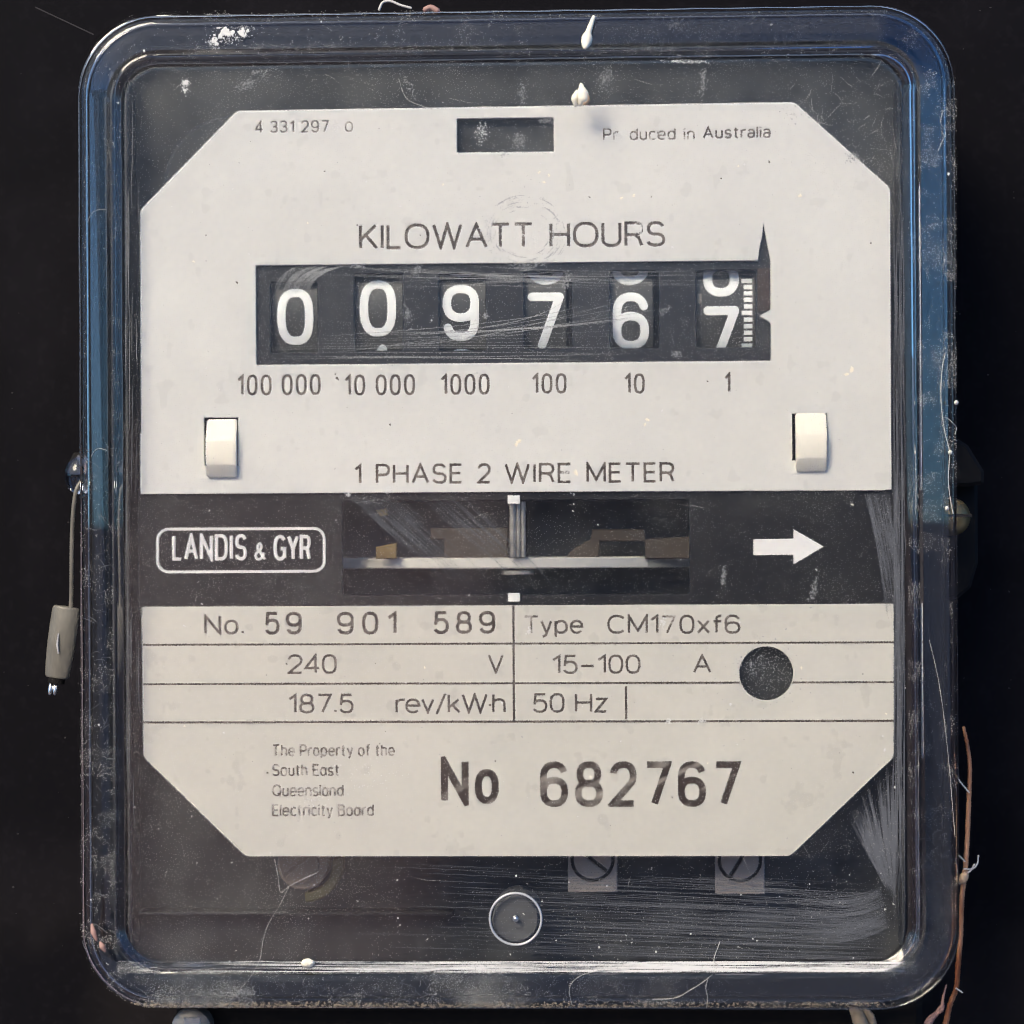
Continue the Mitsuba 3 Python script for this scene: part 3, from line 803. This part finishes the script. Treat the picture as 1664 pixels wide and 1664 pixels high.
def ribbons(paths, widths, lift=.03):
    """Scratches: hair-thin strips along pixel paths on the cover, tapering at both ends."""
    V, F, n0 = [], [], 0
    for p, wd in zip(paths, widths):
        p = np.asarray(p, float)
        d = surf(p[:, 0], p[:, 1])
        if np.isnan(d).any():
            continue
        t = np.gradient(p, axis=0); t /= np.linalg.norm(t, axis=1, keepdims=True) + 1e-9
        nn = np.stack([-t[:, 1], t[:, 0]], 1)
        m = len(p)
        w_ = wd * np.clip(np.sin(np.linspace(.08, np.pi - .08, m)), 0, 1)[:, None] ** .5 * rng.uniform(.6, 1.2, (m, 1))
        A = [np.append(at(*q, dd), (dd + lift) * 1e-3) for q, dd in zip(p + nn * w_ / 2, d)]
        B = [np.append(at(*q, dd), (dd + lift) * 1e-3) for q, dd in zip(p - nn * w_ / 2, d)]
        V += A + B
        i = np.arange(m - 1)
        F.append(n0 + np.vstack([np.stack([i, i + 1, i + 1 + m], 1), np.stack([i, i + 1 + m, i + m], 1)]))
        n0 += 2 * m
    return trimesh.Trimesh(np.array(V), np.vstack(F), process=False)


def bez(a, b, c, n=12):
    t = np.linspace(0, 1, n)[:, None]
    a, b, c = (np.array(q, float) for q in (a, b, c))
    return (1 - t) ** 2 * a + 2 * t * (1 - t) * b + t * t * c


CV = EM + '__cover'
# scratches and wipe marks
paths, wid = [], []
U = rng.uniform


def fan(n, fn, w0, w1):
    for _ in range(n):
        paths.append(fn()); wid.append(U(w0, w1))


def f_right():
    a = np.clip((int(U(0, 1) * 24) + rng.normal(0, .16)) / 24, 0, 1)
    s = U(0, .45)
    top = np.array([1378 + a * 78, 1318 - a * 92]) + U(-6, 6, 2)
    end = np.array([1446 + a * 10, 1458 + U(-8, 10) - (1 - a) * 8])
    return bez(top + (end - top) * s, (top + end) / 2 + [U(-4, 2), 4], top + (end - top) * U(.6, 1))


fan(230, f_right, .25, 1.2)


def f_low():
    a = U(0, 1) ** .8
    x0 = 600 + 650 * U(0, 1) ** .6 + U(-60, 60)
    y0 = 1396 + a * 150
    def yy(x):
        return y0 + 42 * ((x - 640) / 800) ** 1.1 * (1 - .5 * a)
    x1 = min(x0 + U(60, 420), 1450 - a * 10)
    xs = np.linspace(x0, x1, 14)
    return np.stack([xs, yy(np.maximum(xs, 641)) + U(-1, 1)], 1)


fan(250, f_low, .2, .85)


def f_curl():
    a = U(0, 1)
    return bez((1260 + 100 * U(0, 1), 1450 + a * 80), (1380, 1470 + a * 70 + U(-3, 3)), (1432 + 10 * a, 1440 + a * 70))


fan(120, f_curl, .2, .8)


def f_disc():
    b = U(0, 1)
    x0 = 562 + (U(0, 85) if b < .5 else U(115, 190))
    s, e = U(-.05, .5), U(.35, 1.0)
    f = lambda t: (x0 + 108 * t * U(.99, 1.01), 806 + 100 * t)
    k = 1.0 if U(0, 1) < .7 else 1.75
    e = min(e * k, 1.75)
    t = np.linspace(max(s, 0), max(e, s + .1), 10)
    return np.stack([x0 + 112 * t - 6 * np.maximum(t - 1, 0) ** 2 * 8, 805 + 101 * t], 1)


fan(95, f_disc, .3, 1.1)


def f_reg():
    a = U(0, 1)
    return bez((446 + a * 55, 478 - U(0, 10)), (452 + a * 55, 446), (478 + a * 80, 433 + U(-2, 3)))


fan(46, f_reg, .3, 1.3)
fan(22, lambda: bez((U(450, 800), U(430, 470)), (U(800, 900), U(440, 470)), (U(900, 1240), U(430, 470))), .3, 1.0)
fan(13, lambda: bez((U(520, 720), U(535, 575)), (U(800, 900), U(520, 560)), (U(900, 1100), U(480, 540))), .4, 1.4)
fan(9, lambda: (lambda y: bez((U(430, 520), y), (U(700, 800), y + U(-8, 4)), (U(900, 1060), y + U(-14, 4))))(U(550, 585)), .4, 1.2)
# rubbed strip down the inner right and left edges of the panel
fan(260, lambda: (lambda x, y: bez((x, y), (x + U(-2, 2), y + 60), (x + U(-3, 3), y + U(60, 240))))(U(1452, 1470), U(330, 1300)), .2, .9)
fan(26, lambda: (lambda x, y: bez((x, y), (x + U(-2, 2), y + 60), (x + U(-3, 3), y + U(60, 200))))(U(204, 226), U(150, 1300)), .3, 1.2)
fan(70, lambda: (lambda t: bez((1405 + t * 38 + U(-3, 3), 802), (1420 + t * 30, 860), (1440 + t * 24 + U(-3, 3), U(880, 1010))))(U(0, 1)), .2, .9)
hair_at = len(paths)
fan(110, lambda: (lambda x, y, a, l: bez((x, y), (x + l * math.cos(a) / 2 + U(-4, 4), y + l * math.sin(a) / 2 + U(-4, 4)), (x + l * math.cos(a), y + l * math.sin(a))))(U(215, 1420), U(115, 1500), U(0, 6.28), U(8, 45)), .2, .5)
fan(60, lambda: (lambda x, y, a, l: bez((x, y), (x + l * math.cos(a) / 2 + U(-6, 6), y + l * math.sin(a) / 2 + U(-6, 6)), (x + l * math.cos(a), y + l * math.sin(a))))(U(1290, 1460), U(110, 300), U(0, 6.28), U(10, 40)), .2, .6)
hair_end = len(paths)
# real dust along the bottom ledge, built up to imitate its bright highlight
settled = []
for _ in range(260):
    x, y, l = U(205, 1460), U(1562.5, 1579), U(20, 220)
    settled.append(bez((x, y), (min(x + l / 2, 1468), y + U(-.6, .6)), (min(x + l, 1470), y), 8))
put(CV + '__ledge_dust_highlight', ribbons(settled, U(.5, 2.0, 260), .04), 'mat_white_dust', kind='stuff')
scr = [(p, w_) for p, w_ in zip(paths[:hair_at] + paths[hair_end:], wid[:hair_at] + wid[hair_end:])]
near_dial = [q for q in scr if np.mean(np.asarray(q[0])[:, 1]) < 620 and np.mean(np.asarray(q[0])[:, 0]) < 1260]
others = [q for q in scr if not (np.mean(np.asarray(q[0])[:, 1]) < 620 and np.mean(np.asarray(q[0])[:, 0]) < 1260)]
put(CV + '__scratches', ribbons([q[0] for q in others], [q[1] for q in others]), 'mat_scuff', kind='stuff')
put(CV + '__dial_scratches', ribbons([q[0] for q in near_dial], [q[1] * .6 for q in near_dial]), 'mat_grey_dust', kind='stuff')
put(CV + '__hairlines', ribbons(paths[hair_at:hair_end], wid[hair_at:hair_end]), 'mat_web', kind='stuff')

# bolder marks where the cover has been knocked or smeared
B = []


def smear(x, y, w_, h_, n, ang=0.0, r=(.5, 1.6)):
    a = rng.normal(0, .42, (n, 2)) * [w_, h_]
    c, s = math.cos(ang), math.sin(ang)
    return np.stack([x + a[:, 0] * c - a[:, 1] * s, y + a[:, 0] * s + a[:, 1] * c, U(*r, n)], 1)


white, grey, dirt = [], [], []
for x, y, w_, h_, n, an in ((372, 60, 34, 14, 150, .15), (345, 72, 14, 6, 60, .6), (395, 45, 20, 5, 60, .1), (302, 138, 10, 16, 70, .1), (400, 137, 22, 12, 120, -.3), (425, 118, 22, 12, 70, .2),
                         (665, 140, 7, 24, 60, -.4), (848, 150, 9, 26, 80, .1), (985, 128, 16, 26, 120, .1), (1142, 135, 6, 34, 90, .1), (1112, 100, 46, 4, 110, .02), (1100, 40, 30, 14, 130, .2),
                         (783, 215, 14, 22, 110, .1), (842, 228, 14, 18, 110, 0), (885, 195, 16, 7, 60, .1), (818, 250, 7, 8, 30, 0), (920, 455, 10, 20, 80, .3), (662, 512, 9, 22, 70, -.2),
                         (852, 430, 40, 6, 80, 0), (676, 440, 7, 12, 40, .5), (584, 433, 16, 4, 40, 0), (1080, 505, 14, 6, 40, -.5), (1098, 575, 11, 7, 50, .4), (936, 790, 9, 16, 80, .6), (632, 795, 8, 8, 40, 0), (566, 803, 7, 8, 40, 0),
                         (1176, 938, 6, 18, 60, .1), (1322, 960, 8, 26, 90, .25), (1385, 255, 12, 10, 60, 0), (1290, 180, 30, 20, 40, 0), (790, 512, 5, 8, 40, 0)):
    (white if n > 0 and (x, y) in ((372, 60), (345, 72), (302, 138), (1112, 100), (783, 215), (936, 790), (632, 795), (566, 803)) else grey).append(smear(x, y, w_, h_, n, an))
for x, y, w_, h_, n, an in ((600, 815, 30, 6, 40, 0), (360, 1615, 60, 10, 160, .05), (395, 1612, 30, 12, 120, .1), (980, 1580, 40, 12, 90, -.4)):
    grey.append(smear(x, y, w_, h_, n, an))
grey += [smear(1245, 1094, 60, 60, 170, 0, (.5, 1.6)), smear(1225, 1080, 20, 24, 50, 0, (.6, 2))]
# ghost of an old round sticker over the heading
for _ in range(170):
    a = U(0, 6.28); r = 58 + rng.normal(0, 6)
    grey.append(np.array([[850 + r * math.cos(a), 378 + r * .95 * math.sin(a), U(.4, 1.2)]]))
plate_fleck = [smear(850, 382, 60, 38, 120, 0, (.6, 2.2)), smear(868, 392, 14, 16, 40, 0, (1, 2.5)), smear(1040, 372, 9, 14, 60, 0, (1, 2.4)), smear(790, 372, 14, 18, 36, 0, (.8, 2)),
               smear(918, 770, 8, 12, 36, .3, (.8, 2)), smear(1010, 222, 26, 8, 60, 0, (.6, 1.8)), smear(1085, 222, 40, 8, 50, 0, (.6, 1.8)), smear(548, 208, 16, 10, 60, 0, (.8, 2.)), smear(1078, 1012, 5, 16, 40, .2, (.8, 1.8)),
               smear(600, 1260, 60, 40, 110, 0, (.5, 1.3)), smear(505, 1295, 40, 24, 70, 0, (.5, 1.3)), smear(1085, 1172, 6, 6, 20, 0, (.8, 2)), smear(1140, 1172, 8, 5, 20, 0, (.8, 2)), smear(860, 1025, 6, 10, 30, 0, (.8, 1.6))]
ghost = []
for _ in range(60):
    a0 = U(0, 6.28); aa = np.linspace(a0, a0 + U(.1, .5), 7); r_ = U(40, 70)
    ghost.append(np.stack([852 + r_ * np.cos(aa) * 1.05, 378 + r_ * np.sin(aa) * .9], 1))
put(CV + '__worn_ring', ribbons(ghost, U(.5, 1.4, 60)), 'mat_grey_dust', kind='stuff')
bits = [(843, 717, 5.5), (839, 722, 4), (1384, 600, 6), (1376, 608, 4.5), (1052, 682, 4), (1048, 690, 3), (936, 768, 6), (1030, 318, 3.5), (1300, 318, 4), (1010, 322, 3), (892, 285, 3), (960, 1262, 3), (1385, 820, 3.5),
        (690, 1085, 2.5), (620, 600, 2.5), (720, 300, 2.5), (500, 362, 2.2), (315, 425, 3), (1200, 270, 2.5), (1150, 1240, 2.2), (300, 1180, 2.4), (1302, 1085, 3), (1440, 1160, 3), (884, 296, 3), (876, 280, 3)]
put(CV + '__white_bits', specks(*np.array(bits).T, aspect=.55), 'mat_husk', kind='stuff')
dots = np.stack([U(240, 1440, 70), np.where(U(0, 1, 70) < .55, U(190, 790, 70), U(990, 1380, 70)), .5 + 1.7 * U(0, 1, 70) ** 3], 1)
dots = np.vstack([dots, [(385, 459, 3), (634, 690, 2.2), (1250, 263, 2.5), (1172, 290, 2), (548, 615, 3.2), (545, 608, 2), (1386, 1255, 2.4), (435, 1256, 2.4), (1415, 395, 2), (958, 320, 2)]])
put(CV + '__dark_specks', specks(*dots.T), 'mat_dirt_dark', kind='stuff')
put(CV + '__flakes', specks(*np.vstack(plate_fleck).T), 'mat_plate_edge', kind='stuff')
white += [smear(367, 52, 24, 8, 26, .2, (2, 4.5)), smear(352, 66, 10, 7, 12, .6, (2, 4)), smear(394, 52, 14, 7, 14, .3, (2, 4)), smear(301, 134, 6, 6, 8, 0, (2, 3.5)), smear(300, 148, 4, 5, 6, 0, (2, 3))]
put(CV + '__white_smears', specks(*np.vstack(white).T), 'mat_white_dust', kind='stuff')
put(CV + '__grey_smears', specks(*np.vstack(grey).T), 'mat_grey_dust', kind='stuff')

# fine dust, thickest low on the cover and along its bevel
n = 5200
px, py = U(130, 1555, n), U(17, 1639, n)
inpanel = (px > 200) & (px < 1472) & (py > 97) & (py < 1562)
dens = np.where(inpanel, .16 + .5 * np.clip((py - 1380) / 150, 0, 1) + .35 * ((px > 1250) & (py < 320)) + .2 * ((py > 800) & (py < 985)), .35 + .5 * np.clip((py - 900) / 600, 0, 1))
k = U(0, 1, n) < dens
fine_r = .35 + .8 * U(0, 1, n) ** 3
# the film of finest dust: single-flake specks, thinner where the cover has been wiped
def film(n, x0, x1, y0, y1, dens, r, grain=90):
    import meshkit
    px, py = U(x0, x1, n), U(y0, y1, n)
    k = U(0, 1, n) < dens(px, py, meshkit.fbm(np.stack([px / grain, py / grain, px * 0], 1), 4, seed=5))
    px, py = px[k], py[k]
    d = surf(px, py); k = ~np.isnan(d); px, py, d = px[k], py[k], d[k]
    v = FWD + ((px - 832) / FOCAL)[:, None] * RGT + ((832 - py) / FOCAL)[:, None] * UPV
    c = C + ((-(d + .02) * 1e-3 - C[1]) / v[:, 1])[:, None] * v
    a = U(0, 6.28, len(px))[:, None] + np.array([0, 2.1, 4.2]) + U(-.4, .4, (len(px), 3))
    rr_ = (r * 1e-4 * U(.6, 1.3, len(px)))[:, None]
    V = np.stack([c[:, :1] + rr_ * np.cos(a), np.repeat(c[:, 1:2], 3, 1) - U(0, 2e-5, (len(px), 3)), c[:, 2:] + rr_ * np.sin(a)], -1).reshape(-1, 3)
    F = np.arange(len(V)).reshape(-1, 3)
    return trimesh.Trimesh(V, F, process=False)


def panel_dens(x, y, f):
    f = np.clip((f - .3) / .4, 0, 1)
    out = (.25 + .75 * f) * (1 + 1.1 * np.clip((620 - x) / 380, 0, 1) * np.clip((y - 700) / 500, 0, 1))  # real dust, thickened at lower left to imitate the reflected haze there
    out *= np.where((y > 1395) & (x > 650), .35, 1)
    return out


def ledge_dens(x, y, f):
    return np.where((y > 1562) & (y < 1582), 1.0, .04 + .55 * np.clip((f - .52) / .16, 0, 1)) * (.4 + .6 * f)  # the dense white strip on the ledge also imitates its highlight


put(CV + '__dust_haze_film', film(230000, 200, 1472, 97, 1562, panel_dens, .45), 'mat_web', kind='stuff', up=False)
put(CV + '__dust_haze_film', film(60000, 190, 1490, 1562, 1638, ledge_dens, .6), 'mat_white_dust', kind='stuff', up=False)


def rim_dens(x, y, f):
    inside = (x > 197) & (x < 1476) & (y > 95) & (y < 1562)
    amt = np.clip((f - .5) / .2, 0, 1) * (.45 + .5 * np.clip((x - 900) / 600, 0, 1) + .4 * np.clip((y - 900) / 500, 0, 1)) + .05
    return np.where(inside, 0, amt)


put(CV + '__dust_haze_film', film(460000, 130, 1555, 17, 1639, rim_dens, .62, 26), 'mat_web', kind='stuff', up=False)
put(CV + '__fine_dust', specks(px[k], py[k], fine_r[k]), 'mat_grey_dust', kind='stuff')
n = 330
px, py = U(140, 1545, n), U(30, 1630, n)
py = np.where(U(0, 1, n) < .35, U(1400, 1630, n), py)
put(CV + '__crumbs', specks(px, py, .7 + 2.2 * U(0, 1, n) ** 3), 'mat_white_dust', kind='stuff')
# matted dust and web on the lower bevel and round the lower corners
paths, wid = [], []
for _ in range(900):
    side = U(0, 1)
    if side < .62:
        x, y = U(180, 1520), 1634 - 48 * U(0, 1) ** 1.4
    elif side < .8:
        x, y = U(1500, 1548), 1300 + 300 * U(0, 1)
    elif side < .92:
        x, y = U(134, 178), U(640, 1600)
    else:
        x, y = U(980, 1500), U(26, 76)
    a, l = U(0, 6.28), U(5, 26)
    paths.append(bez((x, y), (x + l * math.cos(a) * .5 + U(-7, 7), y + l * math.sin(a) * .5 + U(-7, 7)), (x + l * math.cos(a), y + l * math.sin(a)), 7)); wid.append(U(.3, 1.2))
put(CV + '__web_lint', ribbons(paths, wid, .06), 'mat_scuff', kind='stuff')
n = 1500
px = U(170, 1500, n); py = 1637 - np.abs(rng.normal(0, 4.0, n))
put(CV + '__rim_dirt', specks(px, py, U(.7, 2.4, n), lift=.12), 'mat_dirt', kind='stuff')


# ---------------------------------------------------------------- husks, strands, roots
def on_cover(x, y, h=0.2):
    d = surf(x, y)[0]
    return P(x, y, (0 if np.isnan(d) else d) + h)


tag('seed_husk', 'cream long-necked seed husk on the sloping top rim of the cover', 'husk')
put('seed_husk__body', tube(spline([on_cover(955, 52, .7), on_cover(954, 62, 1.0), on_cover(952.5, 70, .8), on_cover(951, 77, .5)], 5), np.interp(np.linspace(0, 1, 16), [0, .3, .65, 1], [.0004, .0009, .00085, .0004]), 12), 'mat_husk', smooth=True, up=False)
put('seed_husk__neck', tube(spline([on_cover(965, 27, .5), on_cover(961, 38, .7), on_cover(957, 50, .8), on_cover(955, 56, .8)], 5), np.interp(np.linspace(0, 1, 16), [0, 1], [.0003, .0006]), 10), 'mat_husk', smooth=True, up=False)
tag('seed_husk_001', 'cream split seed husk just above the top edge of the face plate', 'husk')
put('seed_husk_001__body', [tube(spline([on_cover(944, 136, .4), on_cover(946, 148, 1.0), on_cover(948, 160, 1.0), on_cover(942, 171, .4)], 5), np.interp(np.linspace(0, 1, 16), [0, .4, .7, 1], [.0002, .0009, .0010, .0003]), 12),
                            tube(spline([on_cover(938, 148, .5), on_cover(934, 160, .8), on_cover(936, 172, .5)], 5), np.interp(np.linspace(0, 1, 11), [0, .5, 1], [.0003, .0006, .0003]), 10)], 'mat_husk', smooth=True, up=False)
put('seed_husk_001__core', tube(spline([on_cover(951, 153, 1.5), on_cover(955, 162, 1.2), on_cover(949, 168, 1.2)], 5), .0004, 8), 'mat_husk_core', smooth=True, up=False)
tag('seed_husk_002', 'white pellet lying on the bottom bead left of the stud', 'pellet')
c_ = trimesh.creation.icosphere(2, .0009); c_.vertices *= [1.2, .8, .8]; c_.vertices += rng.normal(0, .00007, c_.vertices.shape)
q = on_cover(500, 1565, .6); c_.apply_translation(q)
put('seed_husk_002__body', c_, 'mat_husk', smooth=True, up=False)
for k2, (x, y, l) in enumerate([(152, 1515, 'longer rusty husk in the lower left corner of the rim'), (166, 1538, 'shorter rusty husk in the lower left corner of the rim')]):
    key = f'rusty_husk' + (f'_{k2:03d}' if k2 else '')
    put(key, tube(spline([on_cover(x - 3, y - (13 if k2 == 0 else 7), .3), on_cover(x, y, .6), on_cover(x + 5, y + (13 if k2 == 0 else 8), .3)], 5), np.interp(np.linspace(0, 1, 11), [0, .5, 1], [.0002, .0005, .0002]), 8), 'mat_pink_root', smooth=True, up=False, label=l, cat='husk')

STR = [('thick white cobweb strand down the right side of the cover', [(1536, 575), (1531, 600), (1529, 640), (1531, 672), (1536, 705), (1543, 735), (1541, 780), (1545, 815), (1549, 835)], 2.0),
       ('short white lint branching off the thick strand on the right', [(1532, 678), (1540, 680), (1549, 688), (1554, 695), (1552, 706)], 1.6),
       ('long thin cobweb thread on the lower right rim', [(1510, 1040), (1522, 1090), (1532, 1150), (1541, 1230), (1547, 1300), (1552, 1360)], 1.0),
       ('curly lint thread over the lower left of the panel', [(446, 1396), (452, 1425), (456, 1450), (470, 1440), (500, 1425), (516, 1418)], 1.3),
       ('forked lint thread hanging above the bottom bead on the left', [(470, 1440), (455, 1470), (437, 1500), (428, 1525), (422, 1560), (405, 1590), (375, 1625)], 1.0),
       ('curled lint loop on the right rim near the top corner', [(1540, 178), (1532, 182), (1529, 200), (1537, 214), (1530, 232), (1524, 246)], 1.2),
       ('bent lint thread above the left half of the face plate', [(648, 128), (655, 150), (664, 163), (680, 170), (702, 178)], 1.3),
       ('branching dry thread crossing the bottom bead right of centre', [(1170, 1530), (1160, 1560), (1166, 1570), (1150, 1590), (1120, 1610), (1096, 1622), (1060, 1624)], 1.7),
       ('pale thread hanging under the bottom bead on the right', [(1150, 1592), (1147, 1605), (1150, 1622), (1148, 1638)], 1.9),
       ('curved pale scratchy thread on the bottom rim', [(930, 1634), (925, 1610), (934, 1592), (960, 1580), (1010, 1576)], 1.4),
       ('white hooked lint on the left rim', [(148, 742), (153, 733), (160, 729), (168, 730), (174, 732)], 1.1),
       ('white curled lint high on the left rim', [(142, 362), (147, 350), (156, 342), (172, 340)], 1.0)]
for k2, (l, pts, wpx) in enumerate(STR):
    pp = spline([on_cover(x, y, .25 + .12 * ((i * 7) % 3)) for i, (x, y) in enumerate(pts)], 6)
    rad = wpx * .36e-4 * (1 + .5 * np.sin(np.arange(len(pp)) * 1.7) * np.sin(np.arange(len(pp)) * .37))
    put('lint_strand' + (f'_{k2:03d}' if k2 else ''), tube(pp, rad, 6), 'mat_strand', smooth=True, up=False, label=l, cat='lint', group='lint strands caught on the cover')
for k2, (l, x, y, r) in enumerate([('white knot of web halfway down the thick strand', 1544, 735, 3.6), ('lower white knot of web beside the brass screw', 1538, 826, 3.8), ('white dot stuck to the right edge of the cover', 1554, 654, 3.6)]):
    ic = trimesh.creation.icosphere(2, r * 1e-4); ic.vertices *= 1 + rng.normal(0, .1, (len(ic.vertices), 1)); ic.apply_translation(P(x, y, 2.2))
    put('web_knot' + (f'_{k2:03d}' if k2 else ''), ic, 'mat_web', smooth=True, up=False, label=l, cat='web')

# dry roots at the right edge, on the board
tag('dry_root', 'thin orange-brown dry root hanging down the right side of the meter', 'root')
rp = spline([P(1566, 1182, -16), P(1572, 1210, -15), P(1576, 1245, -14), P(1574.5, 1300, -13), P(1571, 1380, -13), P(1568, 1420, -13), P(1563, 1460, -13.5), P(1561, 1520, -14), P(1557, 1570, -15), P(1554, 1606, -16), P(1544, 1632, -17), P(1537, 1664, -18), P(1530, 1700, -19)], 8)
put('dry_root__stem', tube(rp, np.interp(np.linspace(0, 1, len(rp)), [0, .3, .5, .85, 1], [.00028, .00042, .00045, .00045, .0006]) * (1 + .1 * np.sin(np.arange(len(rp)) * 2.3)), 10), 'mat_root', smooth=True, up=False)
for pts in ([(1568, 1428), (1560, 1436), (1555, 1432)], [(1566, 1420), (1576, 1416), (1584, 1404)], [(1566, 1412), (1580, 1412), (1588, 1404), (1590, 1390)], [(1568, 1400), (1560, 1392), (1556, 1390)], [(1553, 1606), (1560, 1610), (1564, 1613)], [(1575, 1288), (1560, 1270), (1550, 1256), (1545, 1245)]):
    put('dry_root__rootlet', tube(spline([P(x, y, -12.6) for x, y in pts], 4), .00014, 6), 'mat_web', smooth=True, up=False)
put('dry_root__clod', specks(*np.stack([rng.normal(1566, 4, 24), rng.normal(1428, 8, 24), U(1.5, 3.5, 24)]), lift=.1) if False else tube(spline([P(1571, 1418, -12.4), P(1565, 1428, -12), P(1561, 1434, -12.4)], 4), [.0003, .0006, .0007, .0008, .0007, .0007, .0006, .0005, .0003], 8), 'mat_husk_core', smooth=True, up=False)
tag('pink_root', 'short pinkish root with a swollen end in the lower right corner', 'root')
put('pink_root__stem', tube(spline([P(1538, 1600, -20), P(1532, 1624, -19), P(1531, 1636, -19), P(1524, 1645, -19), P(1510, 1660, -19), P(1500, 1690, -19)], 8), np.interp(np.linspace(0, 1, 41), [0, .3, .5, .62, .8, 1], [.0001, .0003, .0006, .0004, .0007, .0009]), 10), 'mat_pink_root', smooth=True, up=False)

# the two fixings that show under the bottom edge
key = 'fixing_screw'
tag(key, 'grey corroded screw head half hidden under the lower left edge of the meter', 'screw')
put(key + '__head', place(lathe([(0, -.004), (.0033, -.004), (.0036, -.001), (.0034, .0004), (.0024, .0012), (0, .0014)], 32), 311, 1672, -18), 'mat_steel', smooth=35)
put(key + '__slot', [place(slab(box(-.0006, -.0002, .0022, .0018), .8, 1.75, .2), 307, 1668, -18)], 'mat_frost')
tag('wooden_peg', 'pale brown splinter sticking out under the lower right edge of the meter', 'splinter')
put('wooden_peg__splinter', tube([P(1386, 1636, -14), P(1394, 1650, -14), P(1408, 1690, -14)], [.0008, .0012, .0014], 8), 'mat_dirt', smooth=True, up=False)
put('wooden_peg__splinter', tube([P(1402, 1634, -15), P(1414, 1652, -15), P(1424, 1690, -15)], [.0005, .0008, .0009], 8), 'mat_dirt', smooth=True, up=False)
# scraps on the top edge
for k2, (l, pts, m_) in enumerate([('grey curl of web on the top edge left of centre', [(616, 16), (622, 4), (635, 2), (650, 8), (668, 13)], 'mat_web'), ('orange flake on the top edge left of centre', [(690, 16), (700, 12), (712, 18)], 'mat_pink_root')]):
    put('edge_scrap' + (f'_{k2:03d}' if k2 else ''), tube(spline([P(x, y, .8) for x, y in pts], 5), .00022 if k2 == 0 else .0005, 6), m_, smooth=True, up=False, label=l, cat='debris')
